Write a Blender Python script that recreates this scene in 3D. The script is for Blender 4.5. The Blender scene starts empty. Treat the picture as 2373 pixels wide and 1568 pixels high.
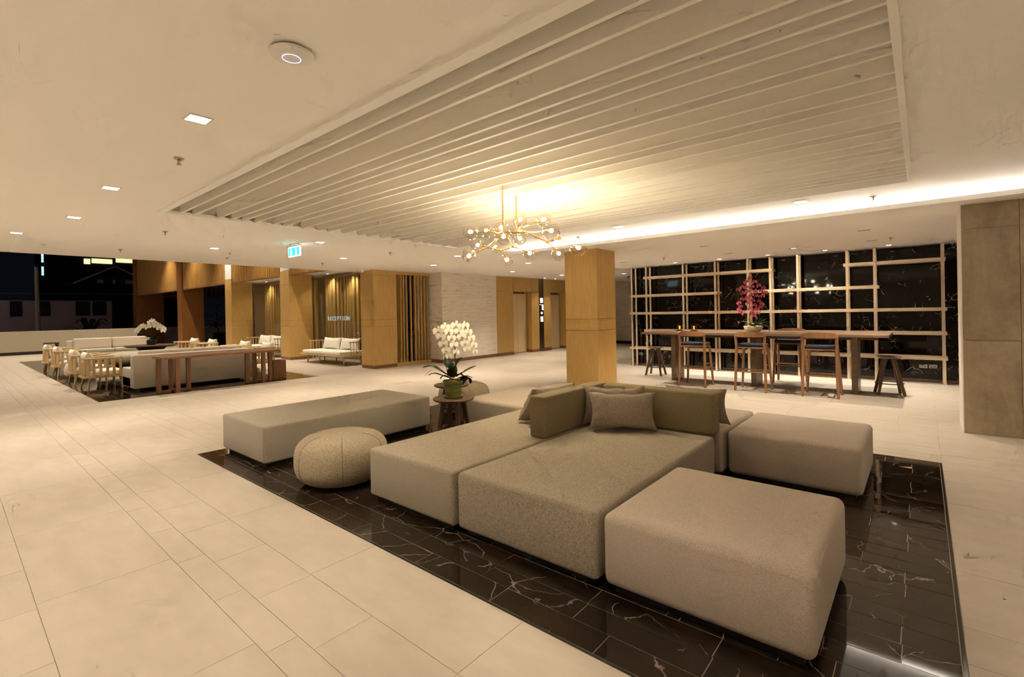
import bpy, bmesh, math, random
from mathutils import Vector, Matrix
random.seed(7)
PI = math.pi
SC = bpy.context.scene
COL = SC.collection

# ------------------------------------------------------------------ camera
def make_camera():
    cd = bpy.data.cameras.new('camera'); co = bpy.data.objects.new('camera', cd); COL.objects.link(co)
    a, b, c = (math.radians(v) for v in (-40.283, -0.08, -1.076))      # yaw, pitch, roll
    fwd = Vector((math.sin(a)*math.cos(b), math.cos(a)*math.cos(b), math.sin(b)))
    right = Vector((math.cos(a), -math.sin(a), 0)); up = right.cross(fwd)
    r2 = math.cos(c)*right + math.sin(c)*up; u2 = -math.sin(c)*right + math.cos(c)*up
    m = Matrix((r2, u2, -fwd)).transposed().to_4x4(); m.translation = (0, 0, 1.5)
    co.matrix_world = m
    cd.sensor_fit = 'HORIZONTAL'; cd.sensor_width = 36.0
    cd.lens = 1121.17/2373*36.0; cd.shift_y = -0.02462
    cd.clip_start = 0.05; cd.clip_end = 300
    SC.camera = co
make_camera()

# ------------------------------------------------------------------ world, view, light levels
w = bpy.data.worlds.new('night'); SC.world = w; w.use_nodes = True
w.node_tree.nodes['Background'].inputs[0].default_value = (0.25, 0.30, 0.45, 1)
w.node_tree.nodes['Background'].inputs[1].default_value = 0.006
vs = SC.view_settings
vs.view_transform = 'Standard'; vs.look = 'None'; vs.gamma = 1.0; vs.use_curve_mapping = False
vs.exposure = 0.66
WARM = (1.0, 0.87, 0.68)
NEUT = (1.0, 0.90, 0.76)
P_DOWN = 120.0        # watts of one lobby downlight
P_UP = 430.0          # added lounge downlights in the high ceiling
P_BAR = 125.0
COVE = 170.0
BULB = 380.0

cy = SC.cycles
cy.max_bounces = 6; cy.diffuse_bounces = 4; cy.glossy_bounces = 3; cy.transmission_bounces = 2; cy.transparent_max_bounces = 14
cy.caustics_reflective = False; cy.caustics_refractive = False; cy.sample_clamp_indirect = 6.0
cy.use_adaptive_sampling = True; cy.adaptive_threshold = 0.15; cy.adaptive_min_samples = 12; cy.use_denoising = True
# ------------------------------------------------------------------ materials
MATS = {}
def nodes_of(name):
    m = bpy.data.materials.new(name); m.use_nodes = True
    nt = m.node_tree; b = nt.nodes['Principled BSDF']
    MATS[name] = m
    return m, nt, b
def N(nt, t, **kw):
    n = nt.nodes.new(t)
    for k, v in kw.items(): setattr(n, k, v)
    return n
def coords(nt, scale, rnd=False):
    tc = N(nt, 'ShaderNodeTexCoord'); mp = N(nt, 'ShaderNodeMapping')
    mp.inputs['Scale'].default_value = scale
    nt.links.new(tc.outputs['Object'], mp.inputs['Vector'])
    if rnd:
        oi = N(nt, 'ShaderNodeObjectInfo'); ml = N(nt, 'ShaderNodeMath', operation='MULTIPLY'); ml.inputs[1].default_value = 37.0
        nt.links.new(oi.outputs['Random'], ml.inputs[0]); nt.links.new(ml.outputs[0], mp.inputs['Location'])
    return mp.outputs['Vector']
def ramp(nt, fac, stops):
    r = N(nt, 'ShaderNodeValToRGB'); e = r.color_ramp.elements
    e[0].position, e[0].color = stops[0][0], (*stops[0][1], 1)
    e[1].position, e[1].color = stops[-1][0], (*stops[-1][1], 1)
    for p, c in stops[1:-1]:
        q = e.new(p); q.color = (*c, 1)
    nt.links.new(fac, r.inputs[0]); return r.outputs[0]
def bump(nt, b, h, strength, dist=0.002):
    n = N(nt, 'ShaderNodeBump'); n.inputs['Strength'].default_value = strength; n.inputs['Distance'].default_value = dist
    nt.links.new(h, n.inputs['Height']); nt.links.new(n.outputs[0], b.inputs['Normal'])
def noise(nt, vec, scale, detail=4, rough=.55, dist=0):
    n = N(nt, 'ShaderNodeTexNoise'); n.inputs['Scale'].default_value = scale; n.inputs['Detail'].default_value = detail
    n.inputs['Roughness'].default_value = rough; n.inputs['Distortion'].default_value = dist
    nt.links.new(vec, n.inputs['Vector']); return n.outputs['Fac']
def plain(name, c, rough=.5, metal=0.0, var=0.0, scale=6.0, stretch=(1,1,1), bmp=0.0, rnd=False, spec=None, vlo=.35, vhi=.65):
    m, nt, b = nodes_of(name)
    b.inputs['Roughness'].default_value = rough; b.inputs['Metallic'].default_value = metal
    b.inputs['Base Color'].default_value = (*c, 1)
    if spec is not None: b.inputs['Specular IOR Level'].default_value = spec
    if var or bmp:
        v = coords(nt, stretch, rnd); f = noise(nt, v, scale)
        if var:
            lo = tuple(x*(1-var) for x in c); hi = tuple(min(1, x*(1+var)) for x in c)
            nt.links.new(ramp(nt, f, [(vlo, lo), (vhi, hi)]), b.inputs['Base Color'])
        if bmp: bump(nt, b, f, bmp)
    return m
def fabric(name, c, weave=260.0, var=.22, bmp=.5):
    m, nt, b = nodes_of(name)
    v = coords(nt, (1, 1, 1)); f = noise(nt, v, weave, 3, .7); g = noise(nt, v, 5, 2)
    lo = tuple(x*(1-var) for x in c); hi = tuple(min(1, x*(1+var)) for x in c)
    nt.links.new(ramp(nt, f, [(.36, lo), (.64, hi)]), b.inputs['Base Color'])
    b.inputs['Roughness'].default_value = .95; b.inputs['Sheen Weight'].default_value = .15
    b.inputs['Specular IOR Level'].default_value = .1
    bump(nt, b, f, bmp, .003); return m
def wood(name, c, dark=.72, rough=.45, axis='Z', scale=30.0, rnd=True):
    m, nt, b = nodes_of(name)
    st = {'Z': (1, 1, .06), 'X': (.06, 1, 1), 'Y': (1, .06, 1)}[axis]
    v = coords(nt, st, rnd); f = noise(nt, v, scale, 5, .6, .4)
    lo = tuple(x*dark for x in c); hi = tuple(min(1, x*1.12) for x in c)
    nt.links.new(ramp(nt, f, [(.3, lo), (.7, hi)]), b.inputs['Base Color'])
    b.inputs['Roughness'].default_value = rough
    return m
def emit(name, c, s):
    m = bpy.data.materials.new(name); m.use_nodes = True; nt = m.node_tree
    nt.nodes.remove(nt.nodes['Principled BSDF']); e = N(nt, 'ShaderNodeEmission')
    e.inputs[0].default_value = (*c, 1); e.inputs[1].default_value = s
    nt.links.new(e.outputs[0], nt.nodes['Material Output'].inputs[0]); MATS[name] = m; return m
def dark_marble(name, base=(.020, .012, .007), vein=(.42, .33, .25), rough=.06, vscale=2.2, dens=.52, thin=.016, spec=.5):
    m, nt, b = nodes_of(name)
    v = coords(nt, (1, 1, 1), True)
    n1 = noise(nt, v, 3.2, 5, .65, .8)
    col = ramp(nt, n1, [(.3, tuple(x*.55 for x in base)), (.55, base), (.75, tuple(x*2.1 for x in base))])
    # veins: edges of a warped cell pattern, broken up by a second noise
    nz = N(nt, 'ShaderNodeTexNoise'); nz.inputs['Scale'].default_value = 3.0; nz.inputs['Detail'].default_value = 5
    nt.links.new(v, nz.inputs['Vector'])
    mx = N(nt, 'ShaderNodeMix', data_type='VECTOR'); mx.inputs[0].default_value = .22
    nt.links.new(v, mx.inputs[4]); nt.links.new(nz.outputs['Color'], mx.inputs[5])
    vo = N(nt, 'ShaderNodeTexVoronoi', feature='DISTANCE_TO_EDGE'); vo.inputs['Scale'].default_value = vscale
    nt.links.new(mx.outputs[1], vo.inputs['Vector'])
    line = ramp(nt, vo.outputs['Distance'], [(0.0, (1, 1, 1)), (thin, (0, 0, 0))])
    brk = ramp(nt, noise(nt, v, 2.6, 3, .6), [(dens, (0, 0, 0)), (dens+.06, (1, 1, 1))])
    mu = N(nt, 'ShaderNodeMath', operation='MULTIPLY'); nt.links.new(line, mu.inputs[0]); nt.links.new(brk, mu.inputs[1])
    mc = N(nt, 'ShaderNodeMix', data_type='RGBA'); nt.links.new(mu.outputs[0], mc.inputs[0])
    nt.links.new(col, mc.inputs[6]); mc.inputs[7].default_value = (*vein, 1)
    nt.links.new(mc.outputs[2], b.inputs['Base Color'])
    b.inputs['Roughness'].default_value = rough; b.inputs['Specular IOR Level'].default_value = spec
    return m
def streak_stone(name, c, c2, rough=.3):
    m, nt, b = nodes_of(name)
    v = coords(nt, (.5, .5, 9), True); f = noise(nt, v, 4, 6, .7, .6)
    nt.links.new(ramp(nt, f, [(.34, c2), (.45, c), (.75, tuple(min(1, x*1.06) for x in c))]), b.inputs['Base Color'])
    b.inputs['Roughness'].default_value = rough; return m
def clear_glass(name, tint=(1, 1, 1), base=.05, edge=.85, power=4.0):
    """thin clear glass: transparent, mirroring more towards grazing angles on its outer face"""
    m = bpy.data.materials.new(name); m.use_nodes = True; nt = m.node_tree
    nt.nodes.remove(nt.nodes['Principled BSDF'])
    t = N(nt, 'ShaderNodeBsdfTransparent'); t.inputs[0].default_value = (*tint, 1)
    g = N(nt, 'ShaderNodeBsdfGlossy'); g.inputs['Roughness'].default_value = .02; g.inputs[0].default_value = (1, .97, .90, 1)
    lw = N(nt, 'ShaderNodeLayerWeight'); lw.inputs[0].default_value = .5
    pw = N(nt, 'ShaderNodeMath', operation='POWER'); pw.inputs[1].default_value = power
    nt.links.new(lw.outputs['Facing'], pw.inputs[0])
    ma = N(nt, 'ShaderNodeMath', operation='MULTIPLY_ADD'); ma.inputs[1].default_value = edge; ma.inputs[2].default_value = base
    nt.links.new(pw.outputs[0], ma.inputs[0])
    ge = N(nt, 'ShaderNodeNewGeometry'); iv = N(nt, 'ShaderNodeMath', operation='SUBTRACT'); iv.inputs[0].default_value = 1.0
    fr = N(nt, 'ShaderNodeMath', operation='MULTIPLY')
    nt.links.new(ge.outputs['Backfacing'], iv.inputs[1]); nt.links.new(iv.outputs[0], fr.inputs[0]); nt.links.new(ma.outputs[0], fr.inputs[1])
    mx = N(nt, 'ShaderNodeMixShader'); nt.links.new(fr.outputs[0], mx.inputs[0])
    nt.links.new(t.outputs[0], mx.inputs[1]); nt.links.new(g.outputs[0], mx.inputs[2])
    nt.links.new(mx.outputs[0], nt.nodes['Material Output'].inputs[0]); MATS[name] = m; return m

plain('floor_tile', (.53, .46, .385), .38, var=.055, scale=3.5, stretch=(1, 2.2, 1), rnd=True)
plain('grout', (.485, .41, .33), .8)
plain('dark_grout', (.42, .33, .25), .7)
dark_marble('marble_floor', rough=.05, vein=(.30, .255, .21), thin=.010, dens=.46, vscale=3.6)
dark_marble('marble_wall', base=(.006, .004, .003), vein=(.60, .52, .42), rough=.05, vscale=7.0, dens=.53, thin=.03, spec=.28)
plain('black_stone', (.010, .008, .006), .12)
plain('ceiling_paint', (.92, .90, .865), .7)
plain('blade_paint', (.86, .82, .75), .6)
plain('wall_paint', (.84, .80, .74), .7)
plain('white_stone', (.80, .78, .73), .4, var=.06, scale=3)
streak_stone('light_stone', (.80, .73, .64), (.50, .42, .34), .28)
streak_stone('warm_stone', (.22, .165, .10), (.14, .10, .06), .4)
wood('veneer', (.58, .365, .115), .86, .42, 'Z', 40)
wood('veneer_dark', (.36, .19, .06), .8, .45, 'Z', 40)
wood('teak', (.26, .105, .022), .7, .45, 'Z', 26)
wood('valance_wood', (.44, .235, .055), .75, .5, 'Z', 26)
wood('baseboard_wood', (.22, .105, .045), .8, .4, 'X', 20)
wood('walnut', (.21, .095, .040), .6, .38, 'Z', 26)
wood('walnut_flat', (.145, .075, .038), .65, .36, 'X', 22)
wood('dark_walnut', (.105, .055, .028), .6, .35, 'Z', 26)
wood('oak', (.58, .41, .20), .8, .5, 'Z', 26)
wood('oak_flat', (.58, .41, .20), .8, .5, 'X', 26)
wood('console_wood', (.27, .115, .05), .55, .4, 'Z', 22)
wood('console_top', (.30, .135, .06), .6, .35, 'Y', 18)
wood('stool_wood', (.32, .16, .068), .65, .42, 'Z', 30)
wood('table_wood', (.20, .125, .075), .65, .30, 'X', 20)
fabric('sofa_fabric', (.40, .345, .265), 170, .34, .7)
fabric('olive_fabric', (.265, .215, .12), 170, .34, .7)
fabric('grey_fabric', (.56, .475, .40), 220, .20, .6)
fabric('bench_fabric', (.42, .375, .305), 160, .32, .7)
fabric('pouf_knit', (.42, .35, .25), 110, .30, 1.0)
fabric('pillow_fabric', (.34, .275, .22), 200, .4, .6)
fabric('cream_fabric', (.62, .55, .455), 240, .10, .25)
fabric('white_fabric', (.78, .74, .66), 240, .06, .2)
fabric('navy_fabric', (.022, .028, .050), 300, .2, .4)
plain('champagne', (.86, .74, .60), .28, 1.0)
plain('bronze', (.23, .16, .12), .28, 1.0)
plain('brass', (.83, .58, .22), .22, 1.0)
plain('steel', (.45, .40, .34), .35, 1.0)
plain('white_plastic', (.82, .80, .76), .4)
plain('grey_plastic', (.30, .28, .25), .5)
plain('black_metal', (.012, .011, .010), .4)
plain('door_panel', (.80, .62, .37), .35, .1)
def concrete(name):
    m, nt, b = nodes_of(name)
    v = coords(nt, (1, 1, .35), True); f = noise(nt, v, 2.2, 8, .68, 1.2); g = noise(nt, coords(nt, (1, 1, 1), True), 14, 6, .7)
    mu = N(nt, 'ShaderNodeMix', data_type='FLOAT'); mu.inputs[0].default_value = .3
    nt.links.new(f, mu.inputs[2]); nt.links.new(g, mu.inputs[3])
    nt.links.new(ramp(nt, mu.outputs[0], [(.32, (.21, .155, .095)), (.50, (.33, .255, .165)), (.68, (.42, .335, .235))]), b.inputs['Base Color'])
    b.inputs['Roughness'].default_value = .45; return m
concrete('concrete_tile')
plain('green_glaze', (.13, .155, .028), .3, var=.25, scale=9)
plain('cream_glaze', (.72, .64, .48), .4, var=.06)
plain('dark_glaze', (.02, .018, .014), .4)
plain('bark', (.32, .17, .06), .9, var=.5, scale=40, bmp=.8)
plain('leaf', (.045, .075, .014), .38, var=.35, scale=8)
plain('leaf_dark', (.014, .026, .008), .4, var=.35, scale=8)
plain('leaf_bright', (.10, .20, .05), .4, var=.35, scale=8)
plain('stalk', (.05, .035, .015), .5)
plain('petal_white', (.93, .90, .82), .5, var=.05, scale=20)
plain('petal_pink', (.55, .085, .16), .5, var=.3, scale=30)
plain('lip_yellow', (.62, .42, .10), .5)
plain('lip_red', (.22, .012, .03), .5)
plain('soil', (.03, .02, .012), .9)
clear_glass('globe_glass', (.97, .93, .85), .10, .9, 2.2)
clear_glass('pane_glass', (.93, .95, .93), .05)
clear_glass('candle_glass', (.80, .62, .38), .06)
emit('bulb', (1.0, .86, .62), BULB)
emit('lamp_face', (1.0, .93, .80), 9.0)
emit('lamp_face_soft', (1.0, .90, .74), 3.5)
emit('cove_strip', (1.0, .91, .78), COVE)
emit('flame', (1.0, .55, .18), 9.0)
emit('led_blue', (.50, .58, 1.0), 2.0)
emit('sign_green', (.05, .80, .66), 1.3)
emit('sign_white', (.85, 1.0, .97), 2.4)
emit('neon_cyan', (.35, .95, 1.0), 1.4)
emit('lit_window', (.95, .82, .45), .75)
emit('screen_white', (1.0, .93, .82), 1.6)
emit('letter_white', (.72, .86, .88), .40)
plain('parapet_paint', (.46, .42, .33), .7)
plain('house_wall', (.42, .33, .33), .8)
plain('roof_dark', (.03, .025, .025), .8)
plain('night_dark', (.01, .01, .012), .8)
plain('pole_concrete', (.40, .36, .33), .8)
M = MATS

# ------------------------------------------------------------------ mesh builder
class MB:
    def __init__(s): s.v = []; s.f = []
    def add(s, vs, fs):
        o = len(s.v); s.v += [tuple(v) for v in vs]; s.f += [tuple(i+o for i in f) for f in fs]; return s
    def box(s, x0, x1, y0, y1, z0, z1):
        return s.add([(x0,y0,z0),(x1,y0,z0),(x1,y1,z0),(x0,y1,z0),(x0,y0,z1),(x1,y0,z1),(x1,y1,z1),(x0,y1,z1)],
                     [(0,3,2,1),(4,5,6,7),(0,1,5,4),(1,2,6,5),(2,3,7,6),(3,0,4,7)])
    def cbox(s, cx, cy, z0, sx, sy, sz): return s.box(cx-sx/2, cx+sx/2, cy-sy/2, cy+sy/2, z0, z0+sz)
    def bar(s, p, q, wx, wy, wx2=None, wy2=None):
        """rectangular bar from p to q"""
        p, q = Vector(p), Vector(q); d = (q-p).normalized()
        a = Vector((1,0,0)) if abs(d.x) < .8 else Vector((0,1,0))
        u = (a - d*a.dot(d)).normalized(); v = d.cross(u)
        wx2 = wx if wx2 is None else wx2; wy2 = wy if wy2 is None else wy2
        vs = []
        for c, x, y in ((p, wx, wy), (q, wx2, wy2)):
            vs += [c-u*x/2-v*y/2, c+u*x/2-v*y/2, c+u*x/2+v*y/2, c-u*x/2+v*y/2]
        return s.add(vs, [(0,3,2,1),(4,5,6,7),(0,1,5,4),(1,2,6,5),(2,3,7,6),(3,0,4,7)])
    def tube(s, p, q, r0, r1=None, n=10):
        return s.path([p, q], [r0, r0 if r1 is None else r1], n)
    def path(s, pts, r, n=8, cap=True):
        pts = [Vector(p) for p in pts]; k = len(pts)
        rs = r if isinstance(r, (list, tuple)) else [r]*k
        vs = []; prev = None
        for i, p in enumerate(pts):
            t = (pts[min(i+1, k-1)] - pts[max(i-1, 0)]).normalized()
            if prev is None:
                a = Vector((0,0,1)) if abs(t.z) < .9 else Vector((1,0,0)); u = (a - t*a.dot(t)).normalized()
            else: u = (prev - t*prev.dot(t)).normalized()
            prev = u; v = t.cross(u)
            vs += [p + (u*math.cos(2*PI*j/n) + v*math.sin(2*PI*j/n))*rs[i] for j in range(n)]
        fs = [(i*n+j, i*n+(j+1) % n, (i+1)*n+(j+1) % n, (i+1)*n+j) for i in range(k-1) for j in range(n)]
        if cap: fs += [tuple(range(n-1, -1, -1)), tuple(range((k-1)*n, k*n))]
        return s.add(vs, fs)
    def lathe(s, prof, n=32, c=(0,0,0), fn=None):
        vs = []; k = len(prof)
        for r, z in prof:
            for j in range(n):
                a = 2*PI*j/n; rr = r*(fn(a, z) if fn else 1)
                vs.append((c[0]+rr*math.cos(a), c[1]+rr*math.sin(a), c[2]+z))
        fs = [(i*n+j, i*n+(j+1) % n, (i+1)*n+(j+1) % n, (i+1)*n+j) for i in range(k-1) for j in range(n)]
        fs += [tuple(range(n-1, -1, -1)), tuple(range((k-1)*n, k*n))]
        return s.add(vs, fs)
    def prism(s, poly, z0, z1):
        n = len(poly); vs = [(x, y, z0) for x, y in poly] + [(x, y, z1) for x, y in poly]
        return s.add(vs, [tuple(range(n-1, -1, -1)), tuple(range(n, 2*n))] + [(i, (i+1) % n, n+(i+1) % n, n+i) for i in range(n)])
    def xform(s, mat): s.v = [tuple(mat @ Vector(v)) for v in s.v]; return s
    def mesh(s, name, smooth=35, bevel=0, seg=2):
        me = bpy.data.meshes.new(name)
        bm = bmesh.new(); vv = [bm.verts.new(v) for v in s.v]
        for f in s.f:
            try: bm.faces.new([vv[i] for i in f])
            except ValueError: pass
        bmesh.ops.recalc_face_normals(bm, faces=bm.faces)
        if bevel: bmesh.ops.bevel(bm, geom=list(bm.edges), offset=bevel, segments=seg, profile=.5, affect='EDGES', clamp_overlap=True)
        bm.to_mesh(me); bm.free()
        if smooth:
            for p in me.polygons: p.use_smooth = True
            me.set_sharp_from_angle(angle=math.radians(smooth))
        return me
    def build(s, name, mat, parent=None, smooth=35, bevel=0, seg=2, loc=None):
        me = s.mesh(name, smooth, bevel, seg); me.materials.append(M[mat])
        return link(name, me, parent, loc)
def link(name, data, parent=None, loc=None, rot=None):
    o = bpy.data.objects.new(name, data); COL.objects.link(o)
    if parent: o.parent = parent
    if loc: o.location = loc
    if rot: o.rotation_euler = rot
    return o
def tag(o, label, cat=None, group=None):
    o['label'] = label
    if cat: o['category'] = cat
    if group: o['group'] = group
    return o
def thing(name, label, cat, loc=(0,0,0), rz=0, group=None):
    o = link(name, None, None, loc, (0, 0, rz)); o.empty_display_size = .1
    return tag(o, label, cat, group)
def struct(o): o['kind'] = 'structure'; return o
def dup(root, label, loc, rz=0):
    r = root.copy(); COL.objects.link(r); r.location = loc; r.rotation_euler = (0, 0, rz); r['label'] = label
    for ch in list(root.children):
        c = ch.copy(); COL.objects.link(c); c.parent = r
        for g in list(ch.children):
            d = g.copy(); COL.objects.link(d); d.parent = c
    return r
def spot(parent, loc, power, color=WARM, angle=110, blend=.8, radius=.04, aim=None):
    l = bpy.data.lights.new('lamp', 'SPOT'); l.energy = power; l.color = color
    l.spot_size = math.radians(angle); l.spot_blend = blend; l.shadow_soft_size = radius
    o = link('lamp', l, parent, loc)
    if aim: o.rotation_euler = (Vector(aim)).to_track_quat('-Z', 'Y').to_euler()
    return o

# ================================================================== SETTING
# ---- floor: beige tiles of three sizes laid in courses, two dark marble inlays
RUG1 = (-6.14, .125, 1.81, 6.11); RUG2 = (-25.8, -11.53, 1.85, 6.09)
floor = struct(MB().box(-44, 6.2, -8.2, 24.2, -.10, -.004).build('floor', 'grout', smooth=0))
def cut(rect, hole):
    x0, x1, y0, y1 = rect; a0, a1, b0, b1 = hole
    if x1 <= a0 or x0 >= a1 or y1 <= b0 or y0 >= b1: return [rect]
    out = []
    if x0 < a0: out.append((x0, a0, y0, y1))
    if x1 > a1: out.append((a1, x1, y0, y1))
    m0, m1 = max(x0, a0), min(x1, a1)
    if y0 < b0: out.append((m0, m1, y0, b0))
    if y1 > b1: out.append((m0, m1, b1, y1))
    return out
def floor_tiles():
    rects = []; y = .305 - 1.066*8; i = 0
    hs = (.61, .15, .306)
    while y < 24:
        k = i % 3; hgt = hs[k]; L = (1.24, .625, .615)[k]
        off = (-2.364, -2.062, -1.945)[k] + (.866 if (k == 0 and (i//3) % 2) else 0) + (.21*(i//3) if k else 0)
        x = off - L*math.ceil((off+31)/L)
        while x < 6:
            rs = [(max(x, -31), x+L, y, y+hgt)]
            for hole in (RUG1, RUG2): rs = [q for r in rs for q in cut(r, hole)]
            rects += rs; x += L
        y += hgt; i += 1
    rects = [q for q_ in rects for q in cut(q_, (.125, 9, -9, 25))]
    y = 2.14-2.76*4; i = 0
    while y < 24:
        hgt = (.61, .31, .62, 1.22)[i % 4]; x = .125
        while x < 6:
            rects.append((x, x+1.24, y, y+hgt)); x += 1.24
        y += hgt; i += 1
    def key(r):
        cx, cy = (r[0]+r[1])/2, (r[2]+r[3])/2
        d = -.6466*cx + .7628*cy; lat = .7628*cx + .6466*cy
        vis = d > .6 and abs(lat) < 1.12*d+.6
        return (0 if vis else 1, math.hypot(cx, cy))
    rects = [r for r in rects if r[1]-r[0] > .02 and r[3]-r[2] > .02]
    rects.sort(key=key)
    g = .0012
    cache = {}
    for r in rects[:300]:
        sx, sy = round(r[1]-r[0], 3), round(r[3]-r[2], 3)
        if (sx, sy) not in cache:
            me = MB().box(g, sx-g, g, sy-g, -.012, 0).mesh('tile', 0); me.materials.append(M['floor_tile']); cache[(sx, sy)] = me
        link('tile', cache[(sx, sy)], floor, (r[0], r[2], 0))
    far = MB()
    for r in rects[300:]: far.box(r[0]+g, r[1]-g, r[2]+g, r[3]-g, -.012, 0)
    o = far.build('tile_field', 'floor_tile', floor, smooth=0); o['kind'] = 'stuff'
floor_tiles()
def inlay(rect, n_single):
    x0, x1, y0, y1 = rect
    base = struct(MB().box(x0+.002, x1-.002, y0+.002, y1-.002, -.003, -.0018).build('floor_inlay', 'dark_grout', smooth=0))
    bw = .018
    for a in ((x0+.002, x1-.002, y0+.002, y0+bw-.002), (x0+.002, x1-.002, y1-bw+.002, y1-.002),
              (x0+.002, x0+bw-.002, y0+bw, y1-bw), (x1-bw+.002, x1-.002, y0+bw, y1-bw)):
        MB().box(*a, -.003, 0).build('edge_strip', 'black_stone', base, smooth=0)
    rects = []; y = y0+bw; i = 0; L = .62
    while y < y1-bw-.01:
        yy = min(y+.1507, y1-bw); off = (-1.742, -1.946)[i % 2] - (.0 if i % 4 < 2 else .21)
        x = off - L*math.ceil((off-x0-bw)/L)
        while x < x1-bw:
            a, b = max(x, x0+bw), min(x+L, x1-bw)
            if b-a > .01: rects.append((a, b, y, yy))
            x += L
        y = yy; i += 1
    rects.sort(key=lambda r: math.hypot((r[0]+r[1])/2, (r[2]+r[3])/2))
    cache = {}; g = .002; rest = MB()
    rnd = random.Random(3)
    for k, r in enumerate(rects):
        sx, sy = round(r[1]-r[0], 3), round(r[3]-r[2], 3)
        if k < n_single:
            if (sx, sy) not in cache:
                me = MB().box(-sx/2+g, sx/2-g, -sy/2+g, sy/2-g, -.003, 0).mesh('marble_tile', 0); me.materials.append(M['marble_floor']); cache[(sx, sy)] = me
            link('marble_tile', cache[(sx, sy)], base, ((r[0]+r[1])/2, (r[2]+r[3])/2, 0), (rnd.gauss(0, .005), rnd.gauss(0, .0022), 0))
        else: rest.box(r[0]+g, r[1]-g, r[2]+g, r[3]-g, -.003, 0)
    if rest.v:
        o = rest.build('marble_field', 'marble_floor', base, smooth=0); o['kind'] = 'stuff'
inlay(RUG1, 300); inlay(RUG2, 90)

# ---- ceiling with the bladed coffer, the cove and the lower soffit over the bar
CZ = 2.77; TX0, TX1, TY0, TY1 = -6.86, -.06, 1.655, 6.445
c = MB()
c.box(-12.55, TX0, -8, 24, CZ, 2.9); c.box(TX0, 6, -8, TY0, CZ, 2.9); c.box(TX0, 6, TY1, 7.95, CZ, 2.9)
c.box(TX1, 6, TY0, TY1, CZ, 2.9); c.box(TX0, -6.3, 7.95, 24, CZ, 2.9)
ceiling = struct(c.build('ceiling', 'ceiling_paint', smooth=0))
MB().box(TX0-.05, TX1+.05, TY0-.05, TY1+.05, 3.02, 3.08).build('coffer_top', 'blade_paint', ceiling, smooth=0)
for a in ((TX0-.05, TX0, TY0-.05, TY1+.05), (TX1, TX1+.05, TY0-.05, TY1+.05), (TX0, TX1, TY0-.05, TY0), (TX0, TX1, TY1, TY1+.05)):
    MB().box(*a, 2.9, 3.02).build('coffer_side', 'blade_paint', ceiling, smooth=0)
for a in ((TX0, TX0+.035, TY0, TY1), (TX1-.035, TX1, TY0, TY1), (TX0+.035, TX1-.035, TY0, TY0+.075)):
    MB().box(*a, CZ-.012, CZ+.03).build('coffer_rim', 'ceiling_paint', ceiling, smooth=0)
bl = MB().box(TX0, TX1, -.014, .014, CZ+.004, 3.02).mesh('blade', 0); bl.materials.append(M['blade_paint'])
for yy in (1.89, 2.036, 2.305, 2.462, 2.594, 2.751, 2.984, 3.13, 3.387, 3.63, 3.805, 4.044, 4.308, 4.473, 4.735, 4.971, 5.127, 5.424, 5.642, 5.803, 5.952, 6.1):
    link('blade', bl, ceiling, (0, yy, 0))
sf = MB(); SZ = 2.65
sf.box(-6.3, 6, 7.40, 12.40, SZ, 2.69); sf.box(-6.3, 6, 12.40, 24, SZ, 2.69)
sf.box(-6.3, 6, 7.90, 7.95, 2.69, CZ); sf.box(-6.3, 6, 7.35, 7.40, SZ, 2.705)
sf.build('soffit', 'ceiling_paint', ceiling, smooth=0)
cv = MB().box(-6.2, 5.9, 7.56, 7.60, 2.692, 2.706).build('cove_light', 'cove_strip')
tag(cv, 'long warm white light strip glowing in the ceiling cove', 'light')
# high ceiling over the lounge
hc = MB(); hc.box(-40, -12.62, -8, 9.4, 5.6, 5.7); hc.box(-12.65, -12.56, -8, 9.4, CZ, 5.6)
hc.build('upper_ceiling', 'ceiling_paint', ceiling, smooth=0)

# ---- outer walls out of the frame
struct(MB().box(6.0, 6.2, -8, 24, 0, CZ).build('wall_right', 'wall_paint', smooth=0))
struct(MB().box(-31, 6.2, -8.2, -8, 0, 5.6).build('wall_front', 'wall_paint', smooth=0))
wf = struct(MB().box(-11.35, 6.2, 20.0, 20.2, 0, CZ).build('wall_far', 'light_stone', smooth=0))
struct(MB().box(-11.1, 6, 19.97, 20.0, 0, .13).build('baseboard_far', 'black_stone', smooth=0))

# ---- dark marble feature wall
mw = struct(MB().box(-6.18, 6, 12.44, 12.62, 0, SZ).build('wall_back', 'black_stone', smooth=0))
def marble_wall():
    rnd = random.Random(5); cache = {}
    cols = [-6.18 + .78*i for i in range(10)]; rows = 17; hh = SZ/rows
    for i, x in enumerate(cols):
        for j in range(rows):
            x1 = x+.78; sx = .78
            me = cache.get(0)
            if me is None:
                me = MB().box(.001, sx-.001, -.02, 0, .001, hh-.001).mesh('marble_tile', 0); me.materials.append(M['marble_wall']); cache[0] = me
            link('marble_tile', me, mw, (x, 12.44 + rnd.uniform(0, .003), j*hh), (rnd.gauss(0, .004), 0, rnd.gauss(0, .003)))
marble_wall()
struct(MB().box(-6.18, 6, 12.405, 12.418, 0, .05).build('baseboard_back', 'bronze', smooth=0))
rnd = random.Random(11)

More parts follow.
